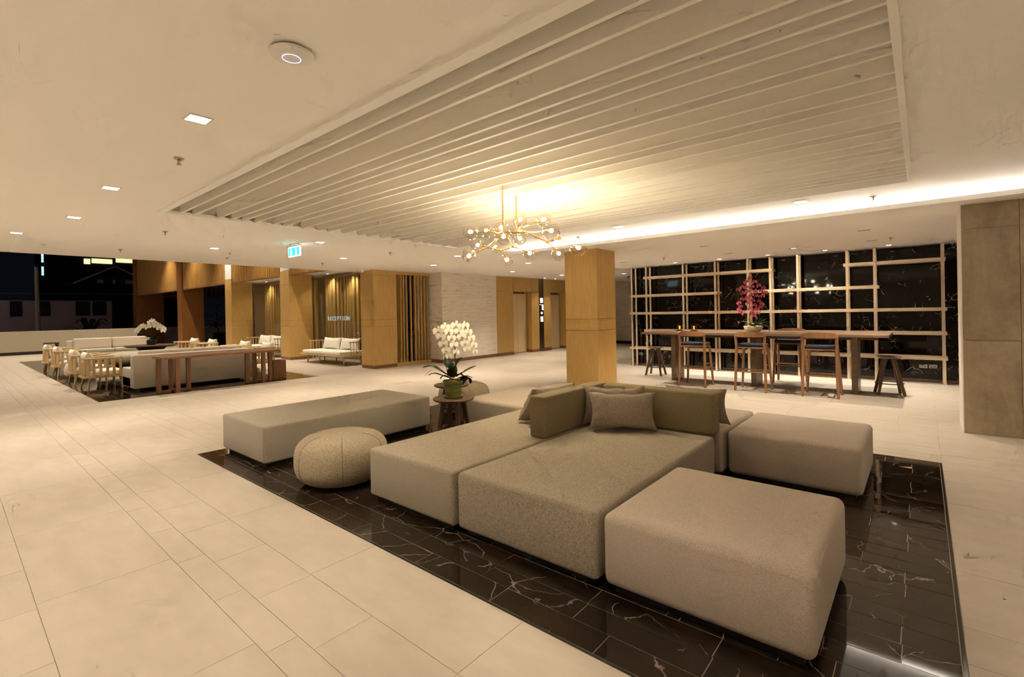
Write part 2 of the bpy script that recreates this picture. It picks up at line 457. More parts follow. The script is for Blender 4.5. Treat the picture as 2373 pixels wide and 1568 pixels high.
# ---- champagne metal shelving in front of it
sh = thing('wall_shelving', 'open champagne metal grid shelving standing in front of dark marble wall', 'shelving', (0, 12.1, 0))
for x in (-5.98, -5.565, -4.58, -3.80, -3.07, -2.60, -2.06, -1.17, -.714, .305):
    for y in (0.0, .25):
        MB().box(x-.024, x+.024, y-.024, y+.024, .012, 2.645).build('post', 'champagne', sh, smooth=0)
        MB().cbox(x, y, 0, .09, .09, .012).build('foot_plate', 'champagne', sh, smooth=0)
for x0, x1, z in ((-5.63, -2.55, 2.35), (-1.23, .345, 2.35), (-6.05, -3.74, 1.88), (-3.12, -.655, 1.88), (-6.05, .355, 1.415),
                  (-5.63, .352, .96), (-6.05, .357, .49)):
    s_ = MB(); s_.box(x0, x1, -.05, .27, z-.005, z+.005); s_.box(x0, x1, -.055, -.045, z-.032, z+.032)
    s_.box(x0, x1, .262, .272, z-.032, z+.032)
    s_.build('shelf', 'champagne', sh, smooth=0)
for x, lb in ((-.057, 'double white wall socket on dark marble, nearer the bar stool without a back'), (.087, 'double white wall socket on dark marble, beside the end shelf post'),
              (-5.966, 'white wall socket low on marble behind the candle end of bar table')):
    t = thing('wall_socket', lb, 'socket', (x, 12.418, .265), 0, 'sockets on the marble wall')
    MB().box(0, .124, -.008, 0, 0, .072).build('plate', 'white_plastic', t, smooth=0, bevel=.002)
    for k in (.034, .09): MB().box(k-.014, k+.014, -.0105, -.008, .020, .052).build('outlet', 'grey_plastic', t, smooth=0)

# ---- columns
def clad_column(x0, x1, y0, y1, top, label, joints, mat='veneer', white=None):
    cx, cy = (x0+x1)/2, (y0+y1)/2; hx, hy = (x1-x0)/2, (y1-y0)/2
    t = thing('clad_column', label, 'column', (cx, cy, 0))
    MB().box(-hx+.01, hx-.01, -hy+.01, hy-.01, 0, top).build('core', 'veneer_dark', t, smooth=0)
    MB().box(-hx+.004, hx-.004, -hy+.004, hy-.004, 0, .09).build('skirting', 'baseboard_wood', t, smooth=0)
    zs = [.09] + joints + [white or top]
    for a, b in zip(zs[:-1], zs[1:]):
        MB().box(-hx, hx, -hy, hy, a+.004, b-.004 if b != top else b).build('cladding', mat, t, smooth=0)
    if white: MB().box(-hx+.006, hx-.006, -hy+.006, hy-.006, white, top).build('stone_head', 'white_stone', t, smooth=0)
    return t
clad_column(-5.24, -4.54, 7.78, 8.47, SZ, 'square light oak clad column behind the corner sofa', [1.14, 1.356])
clad_column(-12.27, -11.63, 7.78, 8.55, CZ, 'oak clad column beside the upright slat screen', [1.177, 1.368, 2.616])
clad_column(-17.40, -16.72, 7.80, 8.62, 5.6, 'oak clad column between the two daybeds, with white head', [1.177, 1.368, 2.616], white=3.12)
clad_column(-22.55, -21.86, 7.80, 8.62, 5.6, 'oak clad column with white head beside the potted tree', [1.177, 1.368, 2.616], white=3.12)
cc = thing('concrete_column', 'square column faced with worn brown concrete tiles', 'column', (.975, 8.055, 0))
MB().box(-.60, .62, -.345, .35, 0, SZ).build('core', 'concrete_tile', cc, smooth=0)
for a, b in ((.004, 1.077), (1.083, 2.36), (2.366, SZ-.002)):
    MB().box(-.615, -.145, -.355, -.345, a, b).build('facing_tile', 'concrete_tile', cc, smooth=0)
    MB().box(-.140, .62, -.355, -.345, a + (.3 if 0 < a < 1 else 0), b).build('facing_tile', 'concrete_tile', cc, smooth=0)
MB().box(-.625, -.600, -.350, .355, 0, SZ).build('side_facing', 'wall_paint', cc, smooth=0)

# ---- stone wall and lift lobby (plane X = -11.2)
lw = struct(MB().box(-12.6, -11.45, 9.9, 20.2, 0, CZ).build('wall_left', 'veneer_dark', smooth=0))
rnd = random.Random(2)
for j in range(7):
    z0 = .10 + j*.3814
    ys = [9.88, 10.7, 11.5, 12.37] if j % 2 else [9.88, 10.35, 11.1, 11.9, 12.37]
    for a, b in zip(ys[:-1], ys[1:]):
        MB().box(-11.45, -11.17, a+.001, b-.001, z0+.001, z0+.3804).build('stone_panel', 'light_stone', lw, smooth=0)
    MB().box(-12.4, -11.45, 9.88, 9.9, z0+.001, z0+.3804).build('stone_panel', 'light_stone', lw, smooth=0)
struct(MB().box(-11.45, -11.165, 9.875, 12.37, 0, .10).build('baseboard_left', 'baseboard_wood', smooth=0))
def wpanel(y0, y1, z0, z1, x=-11.17): return MB().box(x-.28, x, y0+.004, y1-.004, z0+.003, z1-.003).build('wood_panel', 'veneer', lw, smooth=0)
for a, b in ((12.38, 13.26), (14.32, 14.79), (15.07, 15.56), (16.5, 20.0)):
    wpanel(a, b, .10, 2.255); MB().box(-11.45, -11.165, a, b, 0, .10).build('skirting', 'baseboard_wood', lw, smooth=0)
for a, b in ((12.38, 13.26), (13.26, 14.32), (14.32, 14.79), (15.07, 15.56), (15.56, 16.5), (16.5, 20.0)): wpanel(a, b, 2.255, CZ)
def lift_door(n, y0, y1):
    # opening cut visually by setting leaf and jambs proud of the core, recessed from the panels
    d = MB().box(-11.449, -11.435, y0+.0, y1, .0, 2.25).build('door_%d' % n, 'bronze', smooth=0); struct(d)
    ym = (y0+y1)/2
    MB().box(-11.435, -11.425, y0+.05, ym-.003, .02, 2.2).build('door_leaf', 'door_panel', d, smooth=0)
    MB().box(-11.435, -11.425, ym+.003, y1-.05, .02, 2.2).build('door_leaf', 'door_panel', d, smooth=0)
    MB().box(-11.435, -11.40, y1-.05, y1-.02, .0, 2.25).build('jamb', 'champagne', d, smooth=0)
    MB().box(-11.435, -11.40, y0+.02, y0+.05, .0, 2.25).build('jamb', 'champagne', d, smooth=0)
lift_door(1, 13.27, 14.31); lift_door(2, 15.57, 16.49)
lp = thing('lift_panel', 'tall bronze lift call strip with small lit displays', 'lift panel', (-11.45, 14.93, 0))
MB().box(0, .295, -.135, .135, 0, CZ-.002).build('strip', 'bronze', lp, smooth=0)
for z0, z1, a, b in ((1.855, 2.04, -.085, .085), (1.574, 1.784, .02, .11), (1.775, 1.79, -.13, .11), (1.42, 1.505, -.05, .05), (1.13, 1.33, -.075, .085)):
    MB().box(.295, .298, a, b, z0, z1).build('display', 'screen_white', lp, smooth=0)

# ---- upright slat screen between column and stone wall
ss = thing('slat_screen', 'upright oak slat screen between clad column and white stone wall', 'screen', (-11.75, 9.215, 0))
MB().box(-.05, .05, -.655, .66, 2.68, CZ-.002).build('head_rail', 'veneer', ss, smooth=0)
MB().box(-.05, .05, -.655, .66, 0, .09).build('sill_rail', 'veneer', ss, smooth=0)
for y in (8.60, 8.771, 8.88, 8.991, 9.151, 9.313, 9.429, 9.546, 9.664, 9.79):
    MB().box(-.028, .028, y-9.215-.015, y-9.215+.015, .09, 2.68).build('slat', 'veneer', ss, smooth=0)
struct(MB().box(-13.2, -13.0, 8.55, 10.0, 0, CZ).build('wall_recess', 'warm_stone', smooth=0))

# ---- glazed bays with slats behind, and the high slatted valance
gw = struct(MB().box(-27, -13.2, 9.6, 9.8, 0, 5.6).build('wall_bays', 'warm_stone', smooth=0))
MB().box(-22.6, -18.2, 9.50, 9.59, 0, 2.45).build('timber_panel', 'teak', gw, smooth=0)
def bay(n, x0, x1):
    p = struct(MB().box(x0, x1, 8.66, 8.672, .02, 2.95).build('window_%d' % n, 'pane_glass', smooth=0))
    for a in (x0, x1-.04): MB().box(a, a+.04, 8.65, 8.682, 0, 2.95).build('window_frame', 'bronze', p, smooth=0)
    t = thing('slat_screen', ('tall slatted timber screen behind the glass at the nearer daybed', 'tall slatted timber screen behind the glass at the farther daybed')[n-1], 'screen', ((x0+x1)/2, 9.15, 0))
    hw = (x1-x0)/2
    MB().box(-hw, hw, -.06, .06, 2.86, 2.95).build('head_rail', 'veneer_dark', t, smooth=0)
    x = -hw+.06; k = 0
    while x < hw-.08:
        wd = (.075, .075, .075, .15, .12, .075)[k % 6]
        MB().box(x, x+wd, -.045, .045, 0, 2.86).build('slat', 'veneer', t, smooth=0)
        x += wd + (.10, .10, .10, .12, .12, .14)[k % 6]; k += 1
bay(1, -16.72, -12.27); bay(2, -21.86, -17.40)
MB().box(-22.6, -12.27, 7.97, 9.6, 3.0, 3.06).build('bay_ceiling', 'ceiling_paint', ceiling, smooth=0)
to = thing('lettering', 'pale RECEPTION lettering on the glass above the nearer daybed', 'sign', (-15.0, 8.64, 1.345))
for i, chr_ in enumerate('RECEPTION'):
    tx = bpy.data.curves.new('letter', 'FONT'); tx.body = chr_; tx.size = .20; tx.extrude = .004; tx.align_x = 'CENTER'
    tmp = bpy.data.objects.new('letter_source', tx); me = bpy.data.meshes.new_from_object(tmp); bpy.data.objects.remove(tmp); bpy.data.curves.remove(tx)
    me.materials.clear(); me.materials.append(M['letter_white']); me.name = 'letter'
    link('letter', me, to, ((i-4)*.155, 0, 0), (PI/2, 0, 0))
va = thing('slatted_valance', 'high golden timber slat valance running above the columns', 'valance', (0, 7.86, 0))
for a, b in ((-16.72, -12.66), (-21.86, -17.40), (-28.2, -22.55), (-36.9, -28.9)):
    MB().box(a+.002, b-.002, .06, .10, 2.95, 5.58).build('back_board', 'teak', va, smooth=0)
    MB().box(a+.002, b-.002, -.06, .06, 2.93, 2.975).build('bottom_rail', 'teak', va, smooth=0)
sm = MB().box(-.045, .045, -.055, .06, 2.975, 5.58).mesh('slat', 0); sm.materials.append(M['valance_wood'])
x = -12.8
while x > -37.9:
    if not any(a-.08 < x < b+.08 for a, b in ((-17.4, -16.72), (-22.55, -21.86), (-28.9, -28.2), (-38.2, -36.8))): link('slat', sm, va, (x, 0, 0))
    x -= .158 if x > -28.2 else .115

# ---- far end: teak piers, low white wall, night outside
for x0, x1, y0, y1, lb in ((-28.9, -28.2, 7.78, 8.75, 'teak clad pier in front of the pale parapet, beside the potted tree'), (-37.7, -36.9, 7.78, 9.2, 'teak clad pier behind the white orchid, at the end of the valance')):
    t = thing('teak_pier', lb, 'column', ((x0+x1)/2, (y0+y1)/2, 0), 0, 'teak piers at the terrace')
    hx, hy = (x1-x0)/2, (y1-y0)/2
    MB().box(-hx+.01, hx-.01, -hy+.01, hy-.01, 0, 5.58).build('core', 'teak', t, smooth=0)
    MB().box(-hx, hx, -hy, hy, 0, 2.92).build('cladding', 'teak', t, smooth=0)
pw = struct(MB().box(-31.25, -31, -8, 6.55, .14, 1.065).build('wall_parapet', 'parapet_paint', smooth=0))
MB().box(-31.2, -31.03, -8, 6.55, 0, .14).build('plinth', 'black_stone', pw, smooth=0)
struct(MB().box(-40.3, -40, 6.6, 18, 0, .95).build('wall_terrace', 'white_stone', smooth=0))
pg = thing('pergola', 'brown timber pergola with rafters on the terrace beyond the piers', 'pergola', (-39.5, 12, 0))
MB().box(-.08, .08, -3, 4, 2.95, 3.15).build('beam', 'teak', pg, smooth=0)
for i in range(22): MB().box(-.5, .08, -2.9+i*.32, -2.82+i*.32, 3.15, 3.75).build('rafter', 'teak', pg, smooth=0)
for y in (-3, 4): MB().box(-.08, .08, y-.08, y+.08, 0, 2.95).build('post', 'teak', pg, smooth=0)
yard = struct(MB().box(-130, -44, -60, 70, -.3, -.1).build('floor_yard', 'night_dark', smooth=0))
hs = thing('house', 'dim gabled house with pale walls beyond the terrace at night', 'house', (-50, 7.8, 0))
MB().box(-6, 0, -5.2, 1.15, -.1, 3.05).build('wall', 'house_wall', hs, smooth=0)
for a, b in ((-1.06, -.23), (-.06, .77), (-3.2, -2.5), (-4.6, -4.0)):
    wn = MB().box(0, .03, a, b, 1.9, 3.0).build('window', 'night_dark', hs, smooth=0)
    MB().box(.03, .06, a-.05, a, 1.85, 3.0).build('window_post', 'house_wall', wn, smooth=0)
MB().add([(-6.5, -1.2, 4.4), (.5, -1.2, 4.4), (.5, 1.3, 5.8), (-6.5, 1.3, 5.8), (.5, 3.6, 4.6), (-6.5, 3.6, 4.6)], [(0, 1, 2, 3), (3, 2, 4, 5)]).build('roof', 'roof_dark', hs, smooth=0)
MB().bar((.55, -1.25, 4.37), (.55, 1.3, 5.82), .06, .12).build('verge_board', 'house_wall', hs, smooth=0)
MB().bar((.55, 1.3, 5.82), (.55, 3.6, 4.57), .06, .12).build('verge_board', 'house_wall', hs, smooth=0)
MB().add([(.2, -.5, 4.4), (.2, 2.8, 4.4), (.2, 1.3, 5.5)], [(0, 1, 2)]).build('gable', 'night_dark', hs, smooth=0)
for a, b in ((.2, .6), (1.2, 1.35), (2.0, 2.8)):
    MB().box(.22, .24, a, b, 4.45, 4.75).build('gable_vent', 'house_wall', hs, smooth=0)
tb = thing('apartment_block', 'distant dark block with a row of yellow lit windows', 'building', (-80, 14, 0))
MB().box(-8, 0, -6, 8, -.1, 12).build('wall', 'night_dark', tb, smooth=0)
for a, b, z0, z1 in ((-2.36, -1.75, 8.6, 9.27), (-1.62, .43, 8.75, 9.35), (.79, 2.9, 9.0, 9.6)):
    MB().box(0, .1, a, b, z0, z1).build('window', 'lit_window', tb, smooth=0)
for lb, z0, z1 in (('upper tall cyan neon sign glowing outside at night', 7.65, 8.55), ('lower tall cyan neon sign glowing outside at night', 6.3, 7.24)):
    t = thing('neon_sign', lb, 'sign', (-70, 6.92, 0), 0, 'neon signs outside')
    MB().box(-.30, -.12, -.05+(.1 if z0 > 7 else 0), .05+(.1 if z0 > 7 else 0), -.1, z1).build('mast', 'night_dark', t, smooth=0)
    MB().box(-.14, -.1, -.05, .15, z0+.1, z1-.1).build('bracket', 'night_dark', t, smooth=0)
    for k in range(3): MB().box(-.1, .02, -.08, .08, z0+k*(z1-z0)/3+.02, z0+(k+1)*(z1-z0)/3-.02).build('tube_panel', 'neon_cyan', t, smooth=0)
up = thing('utility_pole', 'grey concrete utility pole standing in the night yard', 'pole', (-44.5, 4.15, -.1))
MB().tube((0, 0, 0), (0, -.05, 5.2), .13, .10, 10).build('shaft', 'pole_concrete', up)
MB().bar((0, -.6, 1.25), (0, .6, 1.25), .06, .1).build('cross_arm', 'pole_concrete', up, smooth=0)
wr = MB().tube((-44.4, -10, 3.25), (-44.4, 22, 3.45), .012, None, 5).build('power_line', 'pole_concrete')
tag(wr, 'thin power line crossing the night yard', 'cable')
def bush(name, label, loc, n, hgt, spread, mat, seed):
    r = random.Random(seed); t = thing(name, label, 'plant', loc)
    for i in range(n):
        a = r.uniform(0, 2*PI); L = hgt*r.uniform(.6, 1); s_ = spread*r.uniform(.5, 1)
        pts = [(0, 0, 0), (math.cos(a)*s_*.35, math.sin(a)*s_*.35, L*.6), (math.cos(a)*s_*.8, math.sin(a)*s_*.8, L*.95), (math.cos(a)*s_*1.2, math.sin(a)*s_*1.2, L*.8)]
        blade(pts, hgt*.07).build('leaf', mat, t)
    return t
def blade(pts, wd, n=10, fold=.25):
    """leaf blade along a curve, widest in the middle, folded at the midrib"""
    P_ = [Vector(p) for p in pts]
    def cr(u):
        k = len(P_)-1; s_ = min(int(u*k), k-1); f = u*k-s_
        p0, p1, p2, p3 = P_[max(s_-1, 0)], P_[s_], P_[s_+1], P_[min(s_+2, k)]
        return .5*((2*p1)+(p2-p0)*f+(2*p0-5*p1+4*p2-p3)*f*f+(3*p1-p0-3*p2+p3)*f**3)
    mb = MB(); vs = []; fs = []
    for i in range(n+1):
        u = i/n; c_ = cr(u); t = (cr(min(u+.02, 1))-cr(max(u-.02, 0))).normalized()
        sd = t.cross(Vector((0, 0, 1)))
        sd = sd.normalized() if sd.length > 1e-3 else Vector((1, 0, 0))
        nn = sd.cross(t); hw = wd*max(.06, math.sin(PI*min(1, .12+u*.88))**.6)*(1 if u < .95 else .45)
        vs += [c_-sd*hw+nn*hw*fold, c_-nn*.0015, c_+sd*hw+nn*hw*fold, c_-nn*.004]
    for i in range(n):
        a, b = i*4, i*4+4
        fs += [(a, a+1, b+1, b), (a+1, a+2, b+2, b+1), (a+2, a+3, b+3, b+2), (a+3, a, b, b+3)]
    return mb.add(vs, fs)
bush('garden_plant', 'broad leaved garden plant beyond the parapet in front of house', (-42, 6.3, -.1), 12, 1.9, 1.1, 'leaf_dark', 1)
bush('garden_plant', 'small pointed garden shrub behind the parapet, far left', (-41, 1.9, -.1), 14, 1.5, .5, 'leaf', 4)
pt = thing('potted_tree', 'bushy tree in a square dark green pot beside the white headed column', 'plant', (-30, 10.0, 0))
MB().prism([(-.4, -.4), (.4, -.4), (.4, .4), (-.4, .4)], 0, .7).build('pot', 'leaf_dark', pt, smooth=0, bevel=.02)
MB().path([(0, 0, .6), (.05, -.1, 1.4), (-.05, -.3, 2.2)], [.05, .04, .02], 8).build('trunk', 'stalk', pt)
rr = random.Random(9)
for i in range(26):
    a = rr.uniform(0, 2*PI); z = rr.uniform(.9, 2.7); s_ = rr.uniform(.5, 1.2)
    blade([(0, -.1, z), (math.cos(a)*s_*.5, math.sin(a)*s_*.5, z+.2), (math.cos(a)*s_, math.sin(a)*s_, z+.05)], .05).build('leaf', 'leaf_dark', pt)
sl = thing('yard_fill_lamp', 'added unseen lamp on a tall mast, lighting the house walls', 'lamp', (-43.5, -6, -.1))  # unseen lamp, added so the house walls catch some light
MB().tube((0, 0, 0), (0, 0, 6), .07, .05).build('mast', 'steel', sl)
MB().box(-.3, .2, -.1, .1, 6, 6.12).build('head', 'steel', sl, smooth=0)
l = bpy.data.lights.new('lamp', 'POINT'); l.energy = 260; l.color = (1, .82, .8); l.shadow_soft_size = .1; link('lamp', l, sl, (-.1, 0, 5.8))

# ================================================================== LIGHT FITTINGS
def downlight(x, y, z, label, power=P_DOWN, size=.115, angle=90, face='lamp_face', color=WARM, blend=.9, group='square ceiling downlights'):
    t = thing('ceiling_downlight', label, 'downlight', (x, y, z), 0, group)
    h = size/2
    f = MB()
    for a in ((-h-.012, h+.012, -h-.012, -h), (-h-.012, h+.012, h, h+.012), (-h-.012, -h, -h, h), (h, h+.012, -h, h)): f.box(*a, -.006, -.0005)
    f.build('rim', 'white_plastic', t, smooth=0)
    MB().box(-h, h, -h, h, -.004, -.001).build('lens', face, t, smooth=0)
    if power: spot(t, (0, 0, -.02), power, color, angle, blend)
    return t
for x, y, lb in ((-3.497, 1.073, 'large bright square downlight beside the round ceiling access point'),
                 (-5.927, 1.07, 'square downlight beside the far left corner of the slatted coffer'),
                 (-7.917, 1.068, 'square downlight second from the left edge of the picture'),
                 (-9.828, .709, 'square downlight at the left edge of the picture'),
                 (-9.794, 3.228, 'small square downlight left of the exit sign'),
                 (-7.87, 4.226, 'small square downlight just right of the exit sign'),
                 (-9.726, 5.759, 'small square downlight in front of the slat screen bay'),
                 (-9.652, 8.281, 'small square downlight in front of the white stone wall'),
                 (-9.661, 11.468, 'small square downlight in front of the lift lobby'),
                 (-7.72, 9.791, 'small downlight below the chandelier globes, left of the clad column'),
                 (-1.099, 6.707, 'square downlight at the coffer edge near the concrete column'),
                 (-3.491, 6.648, 'square downlight at the coffer edge above the clad column'),
                 (-9.516, 13.94, 'small square downlight hard against the clad column'),
                 (-7.805, 7.383, 'small square downlight left of the chandelier globes')):
    downlight(x, y, CZ, lb, P_DOWN*(1.55 if x < -7 else 1.0))
for i, (x, y) in enumerate(((-1.1, 1.07), (1.3, 1.07), (1.3, 4.0), (-3.5, -1.6), (-5.93, -1.6), (-9.8, -1.9), (-7.9, -1.6), (1.3, 6.7), (-1.1, -1.6), (1.3, -1.6), (3.7, 1.07), (3.7, 4.0), (3.7, -1.6), (-3.5, -4.3), (-1.1, -4.3), (-5.93, -4.3), (1.3, -4.3), (-7.8, 12.4), (-9.6, 16.8), (-7.8, 15.2))):
    downlight(x, y, CZ, 'added unseen square downlight in the ceiling outside the picture', P_DOWN*(1.7 if (y < -1 or x > 3) else .5), group='added ceiling downlights outside the picture')  # unseen downlights, added; the stronger ones lift the bounce onto the ceiling
for i, y in enumerate((14.62, 15.3)):
    t = downlight(-10.75, y, CZ, ('tiny wall washer above the left of the lift call strip', 'tiny wall washer above the right of the lift call strip')[i], 40, .07, 75, color=WARM)
for i, x in enumerate((-4.605, -3.561, -2.545, -1.49, -.468)):
    downlight(x, 11.66, SZ, 'small recessed spot washing the marble wall, number %s from the clad column' % ('first', 'second', 'third', 'fourth', 'fifth')[i].replace('number ', ''), P_BAR, .07, 95, 'lamp_face', NEUT, group='spots along the marble wall')
def slot(x, y, lb):
    t = thing('ceiling_slot_light', lb, 'ceiling light', (x, y, SZ), 0, 'dark slot lights over the bar table')
    MB().box(-.085, .085, -.03, .03, -.005, -.0005).build('frame', 'white_plastic', t, smooth=0)
    MB().box(-.075, .075, -.02, .02, -.0065, -.005).build('baffle', 'black_metal', t, smooth=0)
    spot(t, (0, 0, -.02), P_BAR*1.25, WARM, 100, .7, .02)
slot(-.657, 9.067, 'dark slot light in the soffit nearest the concrete column')
slot(-.66, 10.611, 'dark slot light in the soffit above the right bar stool')
slot(-3.025, 9.045, 'dark slot light in the soffit between clad column and pink orchid')
slot(-3.07, 10.649, 'dark slot light in the soffit directly above the marble wall, near pink orchid')
slot(-5.396, 10.501, 'dark slot light in the soffit beside the clad column')
for x in (-13.3, -14.7, -16.1, -18.3, -19.7, -21.1):  # unseen lamps added to brighten the slats behind the glass
    downlight(x, 8.90, 3.0, 'small unseen downlight added in the bay head to light the slats', 45, .07, 120, group='added downlights in the glazed bays')
# unseen lounge downlights, added high up to light the area below
k = 0
for x in (-14.4, -18.2, -22.0, -26.0, -30.0):
    for y in (.2, 4.0, 7.0):
        downlight(x, y, 5.6, 'unseen downlight added in the high ceiling to light the lounge', P_UP, .15, 100, group='added high lounge downlights')
l = bpy.data.lights.new('lamp', 'AREA')

def sprinkler(x, y, z, lb):
    t = thing('sprinkler', lb, 'sprinkler', (x, y, z), 0, 'ceiling sprinklers')
    MB().lathe([(.035, 0), (.035, -.006), (.028, -.010)], 16).build('plate', 'steel', t)
    MB().lathe([(.010, -.010), (.013, -.02), (.008, -.03), (.007, -.045)], 10).build('body', 'steel', t)
    MB().lathe([(.018, -.047), (.018, -.050)], 12).build('deflector', 'steel', t)
for x, y, z, lb in ((-4.474, 1.235, CZ, 'sprinkler in the ceiling beneath the large bright downlight'), (-8.351, 2.116, CZ, 'sprinkler below the far left corner of the coffer'),
                    (-10.956, 2.095, CZ, 'sprinkler above the golden valance, farthest left'), (-8.26, 5.937, CZ, 'sprinkler right of the exit sign, between coffer and screen'),
                    (-10.908, 5.902, CZ, 'sprinkler near the exit sign, close to the column heads'), (-.414, 7.022, CZ, 'sprinkler beside the bright cove near the concrete column'),
                    (-4.468, 7.061, CZ, 'sprinkler just above the rightmost chandelier globe'), (-.389, 10.403, SZ, 'sprinkler in the soffit near the concrete column'),
                    (-4.347, 10.357, SZ, 'sprinkler in the soffit near the clad column')):
    sprinkler(x, y, z, lb)
ap = thing('access_point', 'round white wireless access point with blue light ring', 'access point', (-2.285, 1.10, CZ))
MB().lathe([(.085, 0), (.085, -.012)], 32).build('mount', 'grey_plastic', ap)
MB().lathe([(.098, -.012), (.1, -.016), (.096, -.024), (.075, -.032), (.043, -.036)], 40).build('housing', 'white_plastic', ap)
MB().path([(math.cos(2*PI*i/40)*.041, math.sin(2*PI*i/40)*.041, -.0365) for i in range(41)], .0015, 6, False).build('light_ring', 'led_blue', ap)
ap2 = thing('access_point', 'round white access point in the soffit above pink orchid', 'access point', (-1.85, 10.5, SZ))
MB().lathe([(.095, 0), (.1, -.010), (.09, -.022), (.05, -.03)], 32).build('housing', 'white_plastic', ap2)
MB().path([(math.cos(2*PI*i/32)*.041, math.sin(2*PI*i/32)*.041, -.0305) for i in range(33)], .0022, 6, False).build('light_ring', 'led_blue', ap2)
for x, y, z, lb in ((-11.64, 7.45, CZ, 'small white dome camera at the head of the slat bay'), (-8.0, 15.9, SZ+.12, 'small dark dome camera beyond the clad column')):
    t = thing('dome_camera', lb, 'camera', (x, y, z))
    MB().lathe([(.055, 0), (.06, -.02), (.055, -.05)], 20).build('housing', 'white_plastic', t)
    MB().lathe([(.045, -.05), (.042, -.075), (.028, -.095), (.008, -.10)], 20).build('dome', 'white_plastic' if y < 10 else 'black_metal', t)
es = thing('exit_sign', 'glowing green and white sign with two figures hanging from ceiling', 'sign', (-8.335, 4.0, 2.55))
MB().box(-.215, .215, -.012, .012, 0, .17).build('box', 'sign_white', es, smooth=0, bevel=.004)
MB().box(-.198, .198, -.0135, -.012, .014, .152).build('panel', 'sign_green', es, smooth=0)
for cx in (-.10, .085):
    f = MB(); f.lathe([(.001, -.001), (.014, -.001), (.014, .001), (.001, .001)], 12).xform(Matrix.Translation((cx, -.0145, .128)) @ Matrix.Rotation(PI/2, 4, 'X'))
    f.box(cx-.026, cx+.026, -.0155, -.0135, .065, .108); f.box(cx-.020, cx-.004, -.0155, -.0135, .022, .065); f.box(cx+.004, cx+.020, -.0155, -.0135, .022, .065)
    f.build('figure', 'sign_white', es, smooth=0)
MB().box(-.22, .22, -.02, .02, .17, .19).build('canopy', 'white_plastic', es, smooth=0)
for cx in (-.15, .15): MB().tube((cx, 0, .19), (cx, 0, .22), .004).build('hanger', 'steel', es)

# ---- chandelier
ch = thing('chandelier', 'branching brass chandelier with fifteen clear glass globes', 'chandelier', (-3.30, 3.95, 2.30))
O = Vector((-3.30, 3.95, 2.30))
def L_(p): return tuple(Vector(p)-O)
GL = [(-3.601, 3.594, 2.354, .081), (-3.659, 3.902, 2.41, .079), (-3.406, 3.872, 2.41, .08), (-3.095, 3.545, 2.241, .086), (-3.308, 4.074, 2.509, .08),
      (-3.009, 4.097, 2.47, .081), (-2.669, 3.746, 2.27, .088), (-3.441, 4.22, 2.333, .078), (-3.804, 3.912, 2.267, .078), (-3.823, 3.788, 2.135, .078),
      (-3.972, 4.4, 2.307, .074), (-3.781, 4.388, 2.13, .075), (-3.357, 4.291, 2.164, .078), (-2.944, 4.263, 2.12, .08), (-2.539, 4.017, 2.119, .086)]
H = {'a': (-3.303, 3.757, 2.451), 'b': (-3.438, 4.166, 2.56), '0': (-3.289, 3.768, 2.335), '1': (-3.106, 3.923, 2.324), '2': (-2.918, 4.017, 2.218), '3': (-2.768, 4.013, 2.234),
     '4': (-3.412, 4.057, 2.226), '5': (-3.638, 4.128, 2.207), '6': (-3.651, 3.92, 2.23), '7': (-3.465, 3.816, 2.355), '8': (-3.345, 4.049, 2.396)}
for p, q in (('0', '1'), ('1', '2'), ('2', '3'), ('0', '7'), ('1', '8'), ('0', '4'), ('4', '5'), ('5', '6'), ('0', '6')):
    m_ = MB().tube(L_(H[p]), L_(H[q]), .0075)
    d = (Vector(H[q])-Vector(H[p])); a = Vector(H[p])+d*.35; b = Vector(H[p])+d*.6
    m_.tube(L_(a), L_(b), .013); m_.build('arm', 'brass', ch)
for k_, p in H.items():
    if k_ not in 'ab': MB().lathe([(.004, -.018), (.016, -.012), (.02, 0), (.016, .012), (.004, .018)], 12).build('joint', 'brass', ch, loc=L_(p))
MB().tube(L_(H['0']), L_((-3.296, 3.763, 3.02)), .008).build('rod', 'brass', ch)
MB().tube(L_(H['8']), L_((-3.439, 4.166, 2.6)), .008).build('rod', 'brass', ch)
MB().tube(L_((-3.439, 4.166, 2.6)), L_((-3.439, 4.166, 3.02)), .008).build('rod', 'brass', ch)
NEAR = ['7', '7', '7', '0', '8', '8', '1', '8', '6', '6', '5', '5', '4', '2', '3']
rg = random.Random(21)
for (x, y, z, r), nd in zip(GL, NEAR):
    cen = Vector((x, y, z)); nd_p = Vector(H[nd]); ax = (cen-nd_p).normalized()
    fac = [rg.uniform(-.05, .05) for _ in range(7)]
    prof = []
    for i in range(17):
        th = PI*(.02+.96*i/16); prof.append((r*math.sin(th)*(1+.035*math.sin(3*th+fac[0]*60)), -r*math.cos(th)*(1.06 if i < 8 else .95)))
    inner = [(a*.955, b*.955) for a, b in prof]
    R = ax.to_track_quat('Z', 'Y').to_matrix().to_4x4()
    g = MB().lathe(prof, 28, fn=lambda a, z_, f=fac: 1+f[1]*.9*math.cos(a+f[2]*50)+f[3]*math.cos(2*a+f[4]*50)+f[5]*.6*math.sin(3*a))
    gl = g.xform(R).build('globe', 'globe_glass', ch, smooth=80, loc=L_(cen))
    MB().tube((0, 0, -r*1.02), (0, 0, -r*.35), .013, .011, 12).xform(R).build('socket', 'brass', gl)
    MB().lathe([(.004, -r*.35), (.011, -r*.30), (.019, -r*.05), (.018, r*.10), (.009, r*.20), (.002, r*.22)], 14).xform(R).build('bulb', 'bulb', gl)
    MB().tube(L_(nd_p), L_(cen-ax*r*.98), .006).build('branch', 'brass', ch)

